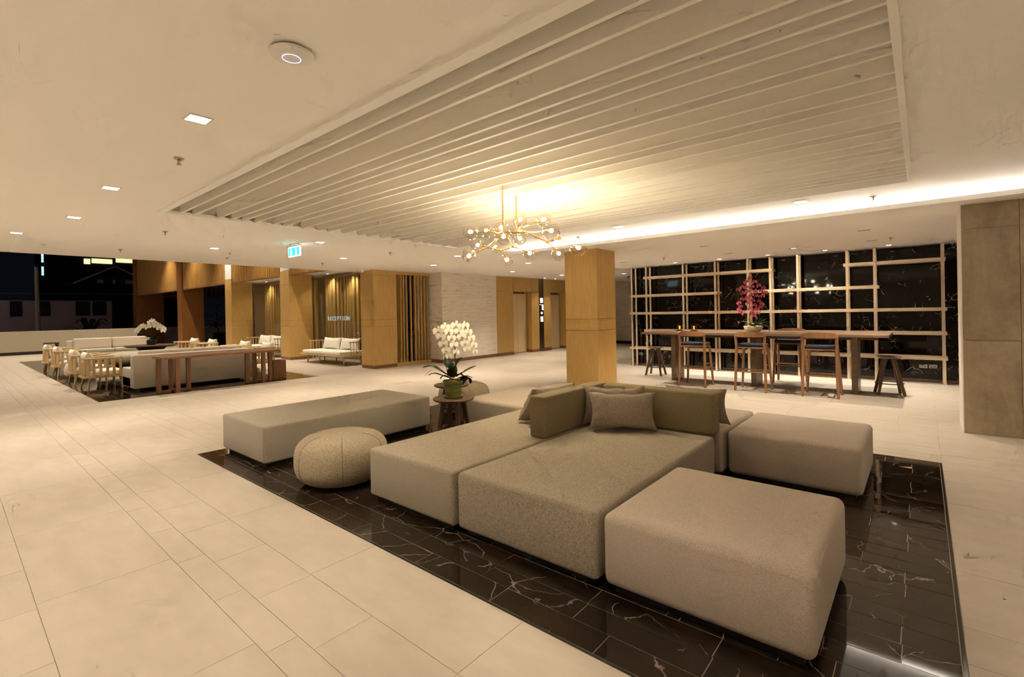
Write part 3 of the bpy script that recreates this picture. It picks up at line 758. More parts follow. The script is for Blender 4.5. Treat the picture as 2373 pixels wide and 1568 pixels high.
# ================================================================== SEATING ISLAND
def block(name, label, cat, x0, x1, y0, y1, z0, z1, mat, r=.035, feet=True, group=None):
    cx, cy = (x0+x1)/2, (y0+y1)/2; hx, hy = (x1-x0)/2, (y1-y0)/2
    t = thing(name, label, cat, (cx, cy, 0), 0, group)
    MB().box(-hx, hx, -hy, hy, z0, z1).build('upholstered_block', mat, t, smooth=60, bevel=r, seg=4)
    if feet:
        MB().box(-hx+.05, hx-.05, -hy+.05, hy-.05, 0, z0+.01).build('plinth', 'black_metal', t, smooth=0)
    return t
block('upholstered_bench', 'long beige upholstered bench behind the round pouf', 'bench', -6.04, -4.965, 2.035, 4.16, .04, .42, 'bench_fabric', .03)
G_ = 'modules of the seating island'
block('sofa_module', 'greige sofa module left of the joint, behind the round pouf, running under the corner backrest', 'sofa', -3.45, -2.455, 2.235, 4.27, .04, .42, 'sofa_fabric', .03, group=G_)
block('sofa_module', 'greige middle sofa module carrying the two pillows in the backrest corner', 'sofa', -2.435, -1.35, 2.255, 4.215, .04, .42, 'sofa_fabric', .03, group=G_)
block('ottoman', 'large pinkish grey square ottoman in the foreground', 'ottoman', -1.322, -.345, 2.265, 3.30, .04, .42, 'grey_fabric', .045)
block('ottoman', 'brown grey ottoman beyond the foreground one, right of the corner sofa', 'ottoman', -1.34, -.358, 4.50, 5.52, .04, .42, 'grey_fabric', .045)
block('sofa_module', 'pale sofa module seen behind the potted white orchid', 'sofa', -4.50, -2.66, 4.30, 5.52, .04, .42, 'grey_fabric', .04, group=G_)
block('sofa_module', 'grey sofa module behind the long backrest, beside the right pillow', 'sofa', -2.64, -1.362, 4.43, 5.53, .04, .42, 'grey_fabric', .04, group=G_)
def backrest(label, x0, x1, y0, y1):
    cx, cy = (x0+x1)/2, (y0+y1)/2
    t = thing('back_bolster', label, 'bolster', (cx, cy, .421), 0, 'corner backrests')
    hx, hy = (x1-x0)/2, (y1-y0)/2
    MB().box(-hx, hx, -hy, hy, 0, .355).build('padded_back', 'olive_fabric', t, smooth=60, bevel=.018, seg=3)
    w_ = .0035
    pts = [(-hx+.006, -hy+.006, .342), (hx-.006, -hy+.006, .342), (hx-.006, hy-.006, .342), (-hx+.006, hy-.006, .342), (-hx+.006, -hy+.006, .342)]
    MB().path(pts, w_, 6).build('piping', 'olive_fabric', t)
backrest('olive backrest block on the left side of the seating corner', -2.62, -2.455, 3.30, 4.36)
backrest('long olive backrest block behind the two pillows', -2.42, -1.36, 4.225, 4.39)
def pillow_mesh(wd, hg, th, seed, wr=.012):
    r = random.Random(seed); nu, nv = 26, 18; ph = [r.uniform(0, 6) for _ in range(6)]
    def surf(u, v, s_):
        e = max(0, (1-abs(u)**2.4))*max(0, (1-abs(v)**2.4))
        x = wd/2*u*(1-.12*(1-abs(v)**2)*abs(u)**3); z = hg/2*v*(1-.15*(1-abs(u)**2)*abs(v)**3)
        rim = (abs(u)**4+abs(v)**4)*e**.3
        y = s_*th/2*e**.42 + wr*rim*math.sin(14*u*v+9*u+ph[0])*.7 + wr*.6*rim*math.sin(21*v-11*u+ph[1])
        x += wr*.5*abs(v)**3*math.sin(17*u+ph[2])*.4; z += wr*.35*abs(v)**4*math.sin(9*u+ph[3])
        return (x, y, z)
    mb = MB()
    for s_ in (1, -1):
        vs = [surf(-1+2*i/nu, -1+2*j/nv, s_) for j in range(nv+1) for i in range(nu+1)]
        mb.add(vs, [(j*(nu+1)+i, j*(nu+1)+i+1, (j+1)*(nu+1)+i+1, (j+1)*(nu+1)+i) for j in range(nv) for i in range(nu)])
    return mb
def pillow(label, loc, rz, tilt, wd=.60, hg=.36, th=.17, seed=1, mat='pillow_fabric', roll=0):
    t = thing('throw_pillow', label, 'pillow', loc, rz, 'brown throw pillows')
    m_ = pillow_mesh(wd, hg, th, seed)
    m_.xform(Matrix.Rotation(tilt, 4, 'X') @ Matrix.Rotation(roll, 4, 'Y') @ Matrix.Translation((0, 0, hg/2)))
    m_.build('cover', mat, t, smooth=75)
    return t
pillow('brown lumbar pillow in front, in the backrest corner', (-2.045, 3.905, .435), math.radians(30), math.radians(-20), .60, .345, .17, 1)
pillow('brown lumbar pillow half hidden behind another in the corner', (-2.20, 4.02, .44), math.radians(24), math.radians(-9), .58, .36, .11, 2)
pillow('brown pillow leaning on the outer side of the left backrest', (-2.985, 3.93, .44), math.radians(82), math.radians(34), .62, .40, .20, 3)
pillow('brown pillow peeking out behind the right end of long backrest', (-1.62, 4.62, .44), math.radians(2), math.radians(18), .56, .36, .16, 4)

def pouf(label, x, y, r, hgt, mat, name='pouf'):
    t = thing(name, label, 'pouf', (x, y, 0), 0, 'round poufs')
    prof = []
    n = 18
    for i in range(n+1):
        th = PI*(.015+.97*i/n); cs, sn = -math.cos(th), math.sin(th)
        prof.append((r*abs(sn)**.44, hgt/2 + hgt/2*math.copysign(abs(cs)**.75, cs)))
    MB().lathe(prof, 72, fn=lambda a, z: 1-.012*max(0, 1-abs(((a*6/(2*PI)) % 1)-.5)*40)).build('knitted_cover', mat, t, smooth=70)
    for k in range(6):
        a = (k+.5)*PI/3
        MB().path([((q[0]*.992)*math.cos(a), (q[0]*.992)*math.sin(a), q[1]) for q in prof[1:-1]], .003, 5).build('seam', 'olive_fabric', t)
    return t
pouf('round beige knitted pouf between bench and corner sofa', -4.09, 2.37, .41, .43, 'pouf_knit')
pouf('round beige knitted pouf half hidden behind the potted white orchid', -5.47, 5.26, .40, .43, 'pouf_knit')

def side_table(label, x, y, rz=0, r=.245, hgt=.50):
    t = thing('side_table', label, 'side table', (x, y, 0), rz, 'round walnut side tables')
    MB().lathe([(r-.012, hgt-.028), (r, hgt-.018), (r, hgt-.006), (r-.006, hgt)], 48).build('table_top', 'walnut_flat', t)
    for k in range(4):
        a = PI/4+k*PI/2
        MB().bar((math.cos(a)*.12, math.sin(a)*.12, hgt-.028), (math.cos(a)*.20, math.sin(a)*.20, 0), .045, .045, .035, .035).build('leg', 'dark_walnut', t, smooth=0)
    for k in range(4):
        a, b = PI/4+k*PI/2, PI/4+(k+1)*PI/2
        MB().bar((math.cos(a)*.18, math.sin(a)*.18, .13), (math.cos(b)*.18, math.sin(b)*.18, .13), .022, .022).build('stretcher', 'dark_walnut', t, smooth=0)
    return t
side_table('round walnut side table carrying the green orchid pot', -4.29, 3.95, .35)
side_table('round walnut side table behind the orchid table', -5.12, 4.68, .8)

# ---- orchids
def flower(size, petal, lip):
    mb = MB()
    for k, (a, L, wd) in enumerate(((90, 1.0, .55), (210, 1.0, .5), (330, 1.0, .5), (8, 1.02, 1.05), (172, 1.02, 1.05))):
        a = math.radians(a); c_, s_ = math.cos(a), math.sin(a); y0 = .05 if k < 3 else -.03
        def q(u, v): return (size*(u*c_-v*s_), size*(y0 - .10*u*u + .05*abs(v)), size*(u*s_+v*c_))
        vs = [q(.04, 0), q(.35*L, -.38*wd), q(.75*L, -.45*wd), q(L, 0), q(.75*L, .45*wd), q(.35*L, .38*wd), q(.6*L, 0)]
        mb.add(vs, [(0, 1, 6), (1, 2, 6), (2, 3, 6), (3, 4, 6), (4, 5, 6), (5, 0, 6)])
    me = mb.mesh('flower', 80); me.materials.append(M[petal])
    lm = MB().lathe([(.02*size, -.12*size), (.20*size, -.05*size), (.16*size, .12*size), (.03*size, .2*size)], 8).xform(Matrix.Translation((0, -.14*size, -.12*size)))
    lm = lm.mesh('lip', 60); lm.materials.append(M[lip])
    return me, lm
FW = flower(.056, 'petal_white', 'lip_yellow'); FP = flower(.050, 'petal_pink', 'lip_red'); FW2 = flower(.066, 'petal_white', 'lip_yellow')
def place_flower(F, parent, loc, facing, roll=0.0, s_=1.0):
    d = Vector(facing).normalized(); q = (-d).to_track_quat('Y', 'Z')
    o = link('flower', F[0], parent, loc); o.rotation_euler = (q.to_matrix() @ Matrix.Rotation(roll, 3, 'Y')).to_euler(); o.scale = (s_, s_, s_)
    link('lip', F[1], o)
def view_dir(x, y): return Vector((-x, -y, 0)).normalized()
def orchid_main():
    x, y, z = -4.29, 3.95, .5
    t = thing('potted_orchid', 'white orchid in a ridged green glazed pot on side table', 'plant', (x, y, z+.0005))
    prof = [(.085, .018), (.088, .022)]
    for i in range(8):
        zz = .03+i*.02; rr = .088+.030*i/7
        prof += [(rr-.002, zz), (rr+.003, zz+.007), (rr+.003, zz+.013), (rr-.001, zz+.019)]
    prof += [(.122, .192), (.126, .20), (.118, .205), (.108, .196)]
    MB().lathe(prof, 40).build('pot', 'green_glaze', t)
    MB().lathe([(.08, 0), (.112, .006), (.118, .020), (.110, .022), (.09, .016)], 40).build('saucer', 'green_glaze', t)
    rb = random.Random(4); bk = MB()
    for i in range(90):
        a = rb.uniform(0, 2*PI); r = .10*math.sqrt(rb.random()); s_ = rb.uniform(.008, .02)
        b_ = MB().box(-s_, s_, -s_*.5, s_*.5, -s_*.3, s_*.3).xform(Matrix.Translation((r*math.cos(a), r*math.sin(a), .196+.02*(1-r/.1)+rb.uniform(0, .01))) @ Matrix.Rotation(rb.uniform(0, 3), 4, 'Z') @ Matrix.Rotation(rb.uniform(-.6, .6), 4, 'X'))
        bk.add(b_.v, b_.f)
    o = bk.build('bark_chips', 'bark', t, smooth=0); o['kind'] = 'stuff'
    MB().lathe([(.001, .188), (.108, .190), (.05, .20), (.001, .205)], 24).build('bark_bed', 'bark', t)
    R = Vector((.763, .646, 0)); D = view_dir(x, y)       # picture right and toward viewer
    def at(u, v, d=0): return R*u + D*d + Vector((0, 0, v))
    px = .00517                                            # metres per photo pixel at this depth
    def pp(qx, qy, d=0): return at((qx-1050)*px, (916-qy)*px, d)
    for pts, wd, mt in (([(1046, 870), (1020, 852), (1000, 842), (981, 846)], .040, 'leaf'), ([(1046, 872), (1020, 862), (1005, 859), (993, 864)], .020, 'leaf_dark'),
                        ([(1046, 868), (1042, 850), (1038, 838), (1035, 823)], .052, 'leaf_dark'), ([(1052, 868), (1056, 845), (1064, 832), (1072, 824)], .038, 'leaf_dark'),
                        ([(1058, 868), (1072, 858), (1088, 850), (1103, 844)], .030, 'leaf'), ([(1054, 866), (1066, 862), (1076, 872), (1072, 888)], .048, 'leaf_dark'),
                        ([(1060, 872), (1080, 868), (1088, 874), (1090, 886)], .020, 'leaf_dark'), ([(1062, 870), (1080, 866), (1095, 870)], .016, 'leaf'),
                        ([(1044, 872), (1030, 864), (1020, 872)], .022, 'leaf_dark'), ([(1050, 870), (1048, 850), (1050, 835)], .03, 'leaf')):
        n = len(pts)
        blade([pp(a, b, .03*math.sin(i*1.3)+.02) for i, (a, b) in enumerate(pts)], wd*1.35).build('leaf', mt, t)
    stems = ([(1038, 868), (1033, 830), (1030, 790), (1034, 757), (1022, 752), (1010, 762)], [(1042, 868), (1040, 825), (1042, 785), (1048, 757), (1040, 750), (1033, 752)],
             [(1054, 868), (1055, 825), (1054, 785), (1058, 762), (1066, 752), (1075, 770)], [(1054, 868), (1056, 820), (1058, 775), (1066, 752), (1076, 748), (1086, 760)])
    for i, s_ in enumerate(stems):
        MB().path([pp(a, b, .04-.03*i) for a, b in s_], .0035, 6).build('stem', 'stalk', t)
    MB().path([pp(1000, 851, .05), (pp(991, 858, .05)), pp(986, 864, .05)], .002, 5).build('root', 'stalk', t)
    rows = (([(1018, 762), (1024, 774), (1029, 790), (1036, 805), (1042, 818)], (-.25, 0)), ([(1034, 754), (1042, 763), (1048, 778), (1053, 794), (1058, 810)], (.55, .2)),
            ([(1059, 751), (1066, 764), (1072, 775), (1079, 791), (1083, 804)], (.05, .05)), ([(1080, 752), (1087, 766), (1094, 780), (1099, 796), (1102, 812)], (.95, .1)))
    for ri, (pts, (side, dd)) in enumerate(rows):
        for i, (a, b) in enumerate(pts):
            place_flower(FW2 if i < 4 else FW, t, pp(a, b, .10-.05*ri+.01*i), D + R*side + Vector((0, 0, .12)), rb.uniform(-.25, .25), 1.05-.05*i)
orchid_main()
def orchid_cluster(name, label, loc, F, fl, leaves, stems, pot):
    t = thing(name, label, 'plant', loc); x, y, _ = loc
    D = view_dir(x, y); R = Vector((-D.y, D.x, 0)) * 1.0
    if R.dot(Vector((.763, .646, 0))) < 0: R = -R
    rb = random.Random(len(fl)*3+1)
    pot(t)
    for pts, wd, mt in leaves: blade([R*a + Vector((0, 0, b)) + D*d for a, b, d in pts], wd).build('leaf', mt, t)
    for s_ in stems: MB().path([R*a + Vector((0, 0, b)) + D*d for a, b, d in s_], .004, 6).build('stem', 'stalk', t)
    for a, b, s2, side in fl:
        place_flower(F, t, R*a + Vector((0, 0, b)) + D*rb.uniform(-.03, .07), D + R*side + Vector((0, 0, rb.uniform(-.1, .25))), rb.uniform(-.5, .5), s2)
    return t
BT = 1.035
def bowl(t):
    MB().lathe([(.085, 0), (.10, .004), (.145, .045), (.165, .085), (.168, .118), (.160, .122), (.150, .112)], 40).build('pot', 'cream_glaze', t)
    MB().lathe([(.001, .104), (.150, .106), (.08, .116), (.001, .12)], 24).build('soil', 'soil', t)
rf = random.Random(17)
sp = .0103          # metres per photo pixel at the bar table
pink = []
for a, b in ((1748, 665), (1742, 672), (1755, 673), (1735, 682), (1728, 686), (1742, 682), (1751, 682), (1762, 680), (1770, 684), (1766, 690), (1757, 690), (1745, 690), (1736, 693), (1773, 693),
             (1750, 697), (1760, 699), (1768, 699), (1742, 701), (1734, 704), (1729, 711), (1752, 707), (1762, 708), (1767, 714), (1744, 712), (1731, 718), (1729, 724), (1755, 716), (1747, 722), (1757, 724), (1764, 720), (1732, 729), (1750, 730), (1758, 731), (1754, 736), (1744, 705)):
    pink.append(((a-1752)*sp, (766-b)*sp, rf.uniform(.95, 1.2), rf.uniform(-.8, .8)))
lv = [([(.0, .11, .05), (-.12, .20, .10), (-.20, .22, .10)], .032, 'leaf_bright'), ([(0, .11, .05), (-.08, .16, .16), (-.14, .15, .2)], .035, 'leaf_bright'), ([(0, .11, .05), (.02, .18, .14), (-.01, .16, .22)], .04, 'leaf_bright'),
      ([(0, .11, 0), (.12, .20, .06), (.22, .26, .06)], .035, 'leaf_bright'), ([(0, .11, 0), (.14, .16, .06), (.25, .10, .06), (.27, .02, .05)], .03, 'leaf_bright'), ([(0, .11, 0), (.10, .22, 0), (.17, .30, 0)], .03, 'leaf'),
      ([(0, .11, 0), (.05, .22, .05), (.06, .30, .04)], .035, 'leaf'), ([(0, .11, 0), (-.06, .2, 0), (-.1, .28, 0)], .03, 'leaf'), ([(0, .11, 0), (.16, .18, -.05), (.26, .2, -.05)], .03, 'leaf'), ([(0, .11, .05), (.09, .16, .16), (.14, .15, .2)], .03, 'leaf')]
orchid_cluster('potted_orchid', 'pink orchid in a low cream bowl on the bar table', (-2.47, 10.05, BT+.0005), FP, pink, lv,
               [[(-.10, .11, 0), (-.14, .4, 0), (-.18, .7, 0), (-.22, .85, .03)], [(.0, .11, 0), (0, .5, 0), (-.03, .9, 0), (-.04, 1.02, .03)], [(.10, .11, 0), (.12, .4, 0), (.14, .7, 0), (.18, .86, .03)]], bowl)
def dpot(t): MB().lathe([(.09, 0), (.11, .01), (.125, .08), (.12, .15), (.11, .155), (.10, .14)], 32).build('pot', 'dark_glaze', t)
wf2 = []
for a, b in ((-.33, .46), (-.30, .50), (-.27, .54), (-.23, .57), (-.19, .60), (-.16, .53), (-.11, .58), (-.35, .42), (-.02, .70), (.03, .74), (.07, .70), (0, .63), (.05, .62), (.10, .64), (.02, .56), (.13, .55), (.17, .60), (.22, .58), (.26, .53), (.24, .47), (.19, .50), (.30, .50), (.32, .45), (.29, .41)):
    wf2.append((a, b, 1.25, a*2))
lv2 = [([(0, .13, 0), (s_*.16, .22+e, .05), (s_*.27, .20+e*2, .05)], .025, 'leaf_dark') for s_, e in ((-1, 0), (-1, .06), (1, .03), (1, -.04), (.7, .1), (-.6, .1), (1, -.1))]
orchid_cluster('potted_orchid', 'white orchid in a dark pot on the round lounge table', (-18.0, 4.15, .7215), FW2, wf2, lv2,
               [[(0, .13, 0), (0, .45, 0), (.02, .7, 0), (.15, .62, 0), (.30, .44, 0)], [(0, .13, 0), (-.03, .45, 0), (-.10, .62, 0), (-.25, .57, 0), (-.35, .43, 0)]], dpot)

# ================================================================== BAR TABLE AREA
bt = thing('bar_table', 'long high brown timber bar table on three slab legs', 'table', (-2.49, 10.30, 0))
MB().box(-2.09, 2.09, -.66, .64, BT-.048, BT).build('table_top', 'table_wood', bt, smooth=0, bevel=.006)
MB().box(-1.9, 1.9, -.10, .10, BT-.12, BT-.048).build('apron', 'dark_walnut', bt, smooth=0)
for x in (-1.56, .01, 1.60): MB().box(x-.045, x+.045, -.24, .25, 0, BT-.048).build('leg', 'table_wood', bt, smooth=0)
def bar_chair(label, cx, y0, rz):
    t = thing('bar_chair', label, 'bar chair', (cx, y0, 0), rz, 'bar chairs at the high table')
    w2, dp = .255, .47                                # back legs at y=0, front legs at y=dp
    for s_ in (-1, 1):
        MB().path([(s_*w2, 0, 0), (s_*(w2-.012), .03, .45), (s_*(w2-.022), .055, .80), (s_*(w2-.012), .02, 1.0)], [.021, .026, .027, .022], 10).build('leg', 'stool_wood', t)
        MB().path([(s_*w2, dp, 0), (s_*(w2-.03), dp-.03, .45), (s_*(w2-.05), dp-.05, .79)], [.019, .024, .026], 10).build('leg', 'stool_wood', t)
        MB().bar((s_*(w2-.01), .02, .36), (s_*(w2-.03), dp-.03, .36), .018, .034).build('stretcher', 'stool_wood', t, smooth=0)
        MB().bar((s_*(w2-.02), .05, .785), (s_*(w2-.05), dp-.05, .785), .024, .045).build('seat_rail', 'stool_wood', t, smooth=0)
    MB().bar((-w2+.01, .025, .352), (w2-.01, .025, .352), .036, .020).build('stretcher', 'stool_wood', t, smooth=0)
    MB().bar((-w2+.03, dp-.03, .352), (w2-.03, dp-.03, .352), .036, .020).build('stretcher', 'stool_wood', t, smooth=0)
    MB().bar((-w2+.02, .055, .785), (w2-.02, .055, .785), .045, .024).build('seat_rail', 'stool_wood', t, smooth=0)
    MB().bar((-w2+.05, dp-.05, .785), (w2-.05, dp-.05, .785), .045, .024).build('seat_rail', 'stool_wood', t, smooth=0)
    vs, fs = [], []; n = 16                           # bent back rail
    for i in range(n+1):
        u = -1+2*i/n; x = u*w2; y = -.02+.075*u*u*u*u - .03*(1-u*u); zc = 1.03-.012*u*u; hh = .047*(1-.5*abs(u)**6); th = .016
        vs += [(x, y-th, zc-hh), (x, y+th, zc-hh), (x, y+th, zc+hh), (x, y-th, zc+hh)]
    for i in range(n):
        a, b = 4*i, 4*i+4; fs += [(a+k, a+(k+1) % 4, b+(k+1) % 4, b+k) for k in range(4)]
    fs += [(0, 1, 2, 3), (4*n+3, 4*n+2, 4*n+1, 4*n)]
    MB().add(vs, fs).build('back_rail', 'stool_wood', t, smooth=50)
    MB().box(-w2+.025, w2-.025, .03, dp-.02, .80, .855).build('seat_cushion', 'navy_fabric', t, smooth=60, bevel=.024, seg=3)
    return t
b0 = bar_chair('walnut bar chair with navy seat nearest the candles', -3.415, 9.37, 0)
dup(b0, 'walnut bar chair with navy seat in front of the pink orchid', (-2.37, 9.37, 0))
dup(b0, 'walnut bar chair with navy seat nearest the concrete column', (-1.305, 9.37, 0))
dup(b0, 'walnut bar chair with navy seat on the marble wall side of the table', (-2.035, 11.20, 0), PI)
def low_stool(label, x, y, rz):
    t = thing('round_stool', label, 'stool', (x, y, 0), rz, 'backless round stools')
    MB().lathe([(.10, .605), (.155, .622), (.175, .635), (.175, .643), (.15, .648), (.08, .642)], 36).build('seat', 'dark_walnut', t)
    for k in range(4):
        a = PI/4+k*PI/2
        MB().bar((math.cos(a)*.085, math.sin(a)*.085, .615), (math.cos(a)*.25, math.sin(a)*.25, 0), .05, .032, .04, .03).build('leg', 'dark_walnut', t, smooth=0)
    MB().path([(math.cos(2*PI*i/28)*.195, math.sin(2*PI*i/28)*.195, .19) for i in range(29)], .008, 6, False).build('foot_ring', 'black_metal', t)
low_stool('dark round stool without a back at the candle end of bar table', -4.71, 10.66, .1)
low_stool('dark round stool without a back at the concrete column end', -.44, 10.37, .2)
def candle(label, x, y):
    t = thing('candle_holder', label, 'candle', (x, y, BT+.0005), 0, 'candle holders on the bar table')
    MB().box(-.065, .065, -.065, .065, 0, .012).build('tray', 'black_metal', t, smooth=0)
    MB().lathe([(.05, .012), (.055, .014), (.055, .145), (.052, .145), (.052, .016)], 24).build('glass', 'candle_glass', t)
    MB().lathe([(.001, .016), (.042, .016), (.042, .045), (.001, .045)], 20).build('wax', 'cream_glaze', t)
    MB().lathe([(.002, .045), (.009, .055), (.006, .068), (.001, .082)], 10).build('flame', 'flame', t)
    l_ = bpy.data.lights.new('lamp', 'POINT'); l_.energy = .6; l_.color = (1, .6, .25); l_.shadow_soft_size = .02; link('lamp', l_, t, (0, 0, .09))
candle('glass candle holder at the very end of the bar table', -3.99, 10.28)
candle('glass candle holder nearer to the first bar chair', -3.66, 10.22)

# ================================================================== LOUNGE
def lounge_chair(label, x, y, rz):
    t = thing('spindle_armchair', label, 'armchair', (x, y, 0), rz, 'oak spindle armchairs round the lounge table')
    hw, d0, d1, rc = .43, 0.0, .70, .20               # back at y=0, front at y=.70
    def outline(off, n=8):
        pts = [(-hw+off, d1)]
        for i in range(n+1):
            a = PI + (PI/2)*i/n; pts.append((-hw+off+(rc-off) + (rc-off)*math.cos(a)*1.0, d0+off+(rc-off) + (rc-off)*math.sin(a)))
        for i in range(n+1):
            a = 1.5*PI + (PI/2)*i/n; pts.append((hw-off-(rc-off) + (rc-off)*math.cos(a), d0+off+(rc-off) + (rc-off)*math.sin(a)))
        pts.append((hw-off, d1)); return pts
    MB().prism(outline(-.02)[::1], .255, .285).build('seat_plate', 'oak_flat', t, smooth=30)
    for sx in (-1, 1):
        for y_ in (.10, .62): MB().tube((sx*.33, y_, .255), (sx*.39, y_ + (-.05 if y_ < .3 else .02), 0), .030, .016, 10).build('leg', 'oak', t)
    rail = outline(.02)
    MB().path([(a, b - (.06 if i in (0, len(rail)-1) else 0), .672) for i, (a, b) in enumerate(rail)], .021, 8).build('top_rail', 'oak_flat', t)
    path = outline(.03, 6); L = [0]
    for p, q in zip(path[:-1], path[1:]): L.append(L[-1]+math.hypot(q[0]-p[0], q[1]-p[1]))
    n = 17
    for i in range(n):
        s_ = L[-1]*(.045+.91*i/(n-1)); k_ = max(j for j in range(len(L)-1) if L[j] <= s_); f = (s_-L[k_])/(L[k_+1]-L[k_])
        p, q = path[k_], path[k_+1]; cx_, cy_ = p[0]+(q[0]-p[0])*f, p[1]+(q[1]-p[1])*f; ang = math.atan2(q[1]-p[1], q[0]-p[0])
        MB().box(*((-.038, .038) if 4 < i < 12 else (-.024, .024)), -.010, .010, .285, .66).xform(Matrix.Translation((cx_, cy_, 0)) @ Matrix.Rotation(ang, 4, 'Z')).build('spindle', 'oak', t, smooth=0)
    MB().box(-.37, .37, .07, .68, .287, .40).build('seat_cushion', 'white_fabric', t, smooth=60, bevel=.03, seg=3)
    pm = pillow_mesh(.66, .44, .20, 5, .006).xform(Matrix.Translation((0, .155, .39)) @ Matrix.Rotation(math.radians(10), 4, 'X') @ Matrix.Translation((0, 0, .21)))
    pm.build('back_cushion', 'white_fabric', t, smooth=75)
    return t
c0 = lounge_chair('oak spindle armchair with cream cushions, nearest of the row by the beige floor', -14.03, 1.96, 0)
for x, lb in ((-15.55, 'oak spindle armchair second in the row by the beige floor'), (-18.12, 'oak spindle armchair third in the row, just left of white pouf'), (-20.05, 'oak spindle armchair at the far left end of the row')):
    dup(c0, lb, (x, 1.95, 0))
for x, lb in ((-20.05, 'oak spindle armchair seen over the lounge table beside the teak pier'), (-18.25, 'oak spindle armchair below the potted tree'),
              (-15.55, 'oak spindle armchair with pillow showing over the near sofa back'), (-14.0, 'oak spindle armchair seen through the console table legs')):
    dup(c0, lb, (x, 6.0, 0), PI)
pouf('small white round pouf tucked among the oak armchairs', -16.95, 2.36, .33, .42, 'cream_fabric')
ot = pouf('wide low taupe ottoman beside the round lounge table', -20.3, 4.0, .55, .42, 'sofa_fabric', 'ottoman')
def sofa(label, x, y, rz, length, cush):
    t = thing('sofa', label, 'sofa', (x, y, 0), rz, 'cream lounge sofas')
    h = length/2                                       # back along x=0 (outer), seat towards -x
    MB().box(-.92, -.245, -h, h, .05, .28).build('base', 'cream_fabric', t, smooth=60, bevel=.02)
    MB().box(-.24, 0, -h, h, .05, .755).build('back', 'cream_fabric', t, smooth=60, bevel=.025, seg=3)
    for s_ in (-1, 1):
        MB().box(-.93, -.245, s_*h-.16 if s_ > 0 else -h, h if s_ > 0 else -h+.16, .055, .46).build('arm', 'cream_fabric', t, smooth=60, bevel=.022, seg=3)
        for x_ in (-.85, -.08): MB().cbox(x_, s_*(h-.1), 0, .05, .05, .055).build('foot', 'dark_walnut', t, smooth=0)
    n = 2; wd = (length-.34)/n
    for i in range(n):
        y0 = -h+.17+i*wd
        MB().box(-.91, -.25, y0+.004, y0+wd-.004, .285, .43).build('seat_cushion', 'cream_fabric', t, smooth=60, bevel=.03, seg=3)
        if cush: MB().box(-.46, -.245, y0+.006, y0+wd-.006, .43, .83).build('back_cushion', 'cream_fabric', t, smooth=60, bevel=.05, seg=4)
        yb = -h+i*length/2
        MB().path([(-.006, yb+.012, .28), (-.006, yb+.012, .735), (-.006, yb+length/2-.012, .735)], .004, 5).build('piping', 'cream_fabric', t)
    return t
sofa('cream sofa with its back to us behind the console table', -12.55, 3.75, 0, 2.36, True)
sofa('cream sofa facing us at the far end of the lounge', -24.6, 4.3, PI, 2.6, True)
cn = thing('console_table', 'long brown timber console table behind the near sofa', 'console table', (-11.93, 4.0, 0))
MB().box(-.30, .34, -1.18, 1.18, .69, .735).build('table_top', 'console_top', cn, smooth=0, bevel=.006)
for yc in (-.89, .80):
    P4 = [(.05, yc-.26), (-.26, yc+.03), (.30, yc), (.02, yc+.27)]
    for a, b in P4: MB().cbox(a, b, 0, .075, .075, .69).build('leg', 'console_wood', cn, smooth=0)
    MB().bar((P4[0][0], P4[0][1], .02), (P4[3][0], P4[3][1], .02), .04, .04).build('foot_bar', 'console_wood', cn, smooth=0)
    MB().bar((P4[1][0], P4[1][1], .02), (P4[2][0], P4[2][1], .02), .04, .04).build('foot_bar', 'console_wood', cn, smooth=0)
bx_ = thing('magazine_box', 'brown timber box standing at the end of the console table', 'box', (-12.14, 5.33, 0))
bm_ = MB(); bm_.box(-.16, .16, -.15, -.13, 0, .44); bm_.box(-.16, .16, .13, .15, 0, .44); bm_.box(-.16, -.14, -.13, .13, 0, .44); bm_.box(.14, .16, -.13, .13, 0, .44); bm_.box(-.14, .14, -.13, .13, 0, .02)
bm_.build('case', 'console_wood', bx_, smooth=0)
MB().box(-.14, .14, -.13, .13, .36, .38).build('shelf', 'console_wood', bx_, smooth=0)
lt = thing('lounge_table', 'round dark timber lounge table on a black tapered base', 'table', (-18.0, 4.15, 0))
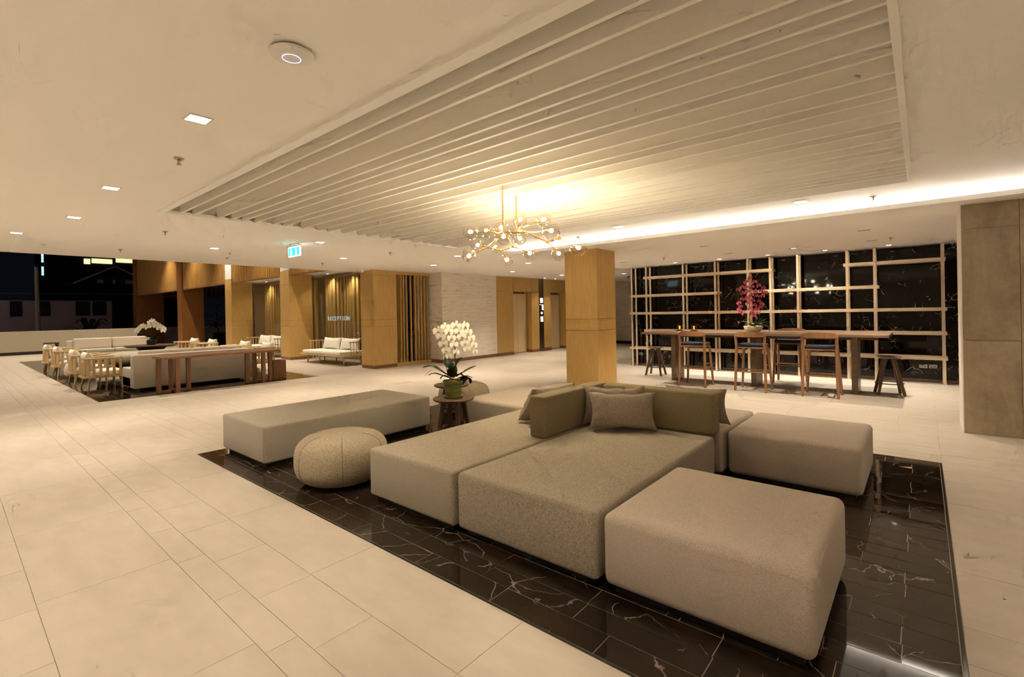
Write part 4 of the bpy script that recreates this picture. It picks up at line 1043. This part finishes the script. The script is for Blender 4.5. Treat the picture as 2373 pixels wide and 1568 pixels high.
MB().lathe([(.10, .66), (.60, .672), (.685, .70), (.69, .715), (.68, .72)], 48).build('table_top', 'dark_walnut', lt)
MB().lathe([(.22, 0), (.20, .02), (.15, .2), (.20, .45), (.40, .668)], 32).build('base', 'black_metal', lt)
fc = thing('end_table', 'small dark end table beside the far cream sofa', 'end table', (-24.9, 2.65, 0))
MB().box(-.25, .25, -.2, .2, .66, .70).build('table_top', 'dark_walnut', fc, smooth=0)
for sx in (-1, 1):
    for sy in (-1, 1): MB().cbox(sx*.21, sy*.16, 0, .05, .05, .66).build('leg', 'dark_walnut', fc, smooth=0)
def daybed(label, x, y):
    t = thing('daybed', label, 'daybed', (x, y, 0), 0, 'oak daybeds in the glazed bays')
    MB().box(-1.32, 1.30, 0, .90, .27, .305).build('frame', 'oak_flat', t, smooth=0)
    for lx in (-1.12, -.35, 1.08):
        for ly in (.2, .78): MB().tube((lx, ly, .27), (lx, ly, 0), .035, .018, 10).build('leg', 'oak', t)
    for a, b in ((-1.16, .0), (.004, 1.15)): MB().box(a, b, .03, .88, .307, .415).build('mattress', 'white_fabric', t, smooth=60, bevel=.025, seg=3)
    for sx in (-1.22, 1.21):
        MB().bar((sx, .30, .69), (sx, .92, .69), .035, .03).build('arm_rail', 'oak_flat', t, smooth=0)
        for k in range(6): MB().tube((sx, .36+k*.10, .305), (sx, .36+k*.10, .68), .011).build('spindle', 'oak', t)
    MB().bar((-1.22, .90, .69), (1.21, .90, .69), .03, .035).build('back_rail', 'oak_flat', t, smooth=0)
    for k, cx in enumerate((-.62, .46)):
        m_ = pillow_mesh(1.08, .40, .20, 8+k, .008).xform(Matrix.Translation((cx, .74, .415)) @ Matrix.Rotation(math.radians(-14), 4, 'X') @ Matrix.Translation((0, 0, .19)))
        m_.build('back_cushion', 'white_fabric', t, smooth=75)
    return t
d0 = daybed('oak daybed with cream cushions in the bay beside the slat screen column', -14.38, 7.62)
dup(d0, 'oak daybed with cream cushions between the two white headed columns', (-19.5, 7.62, 0))
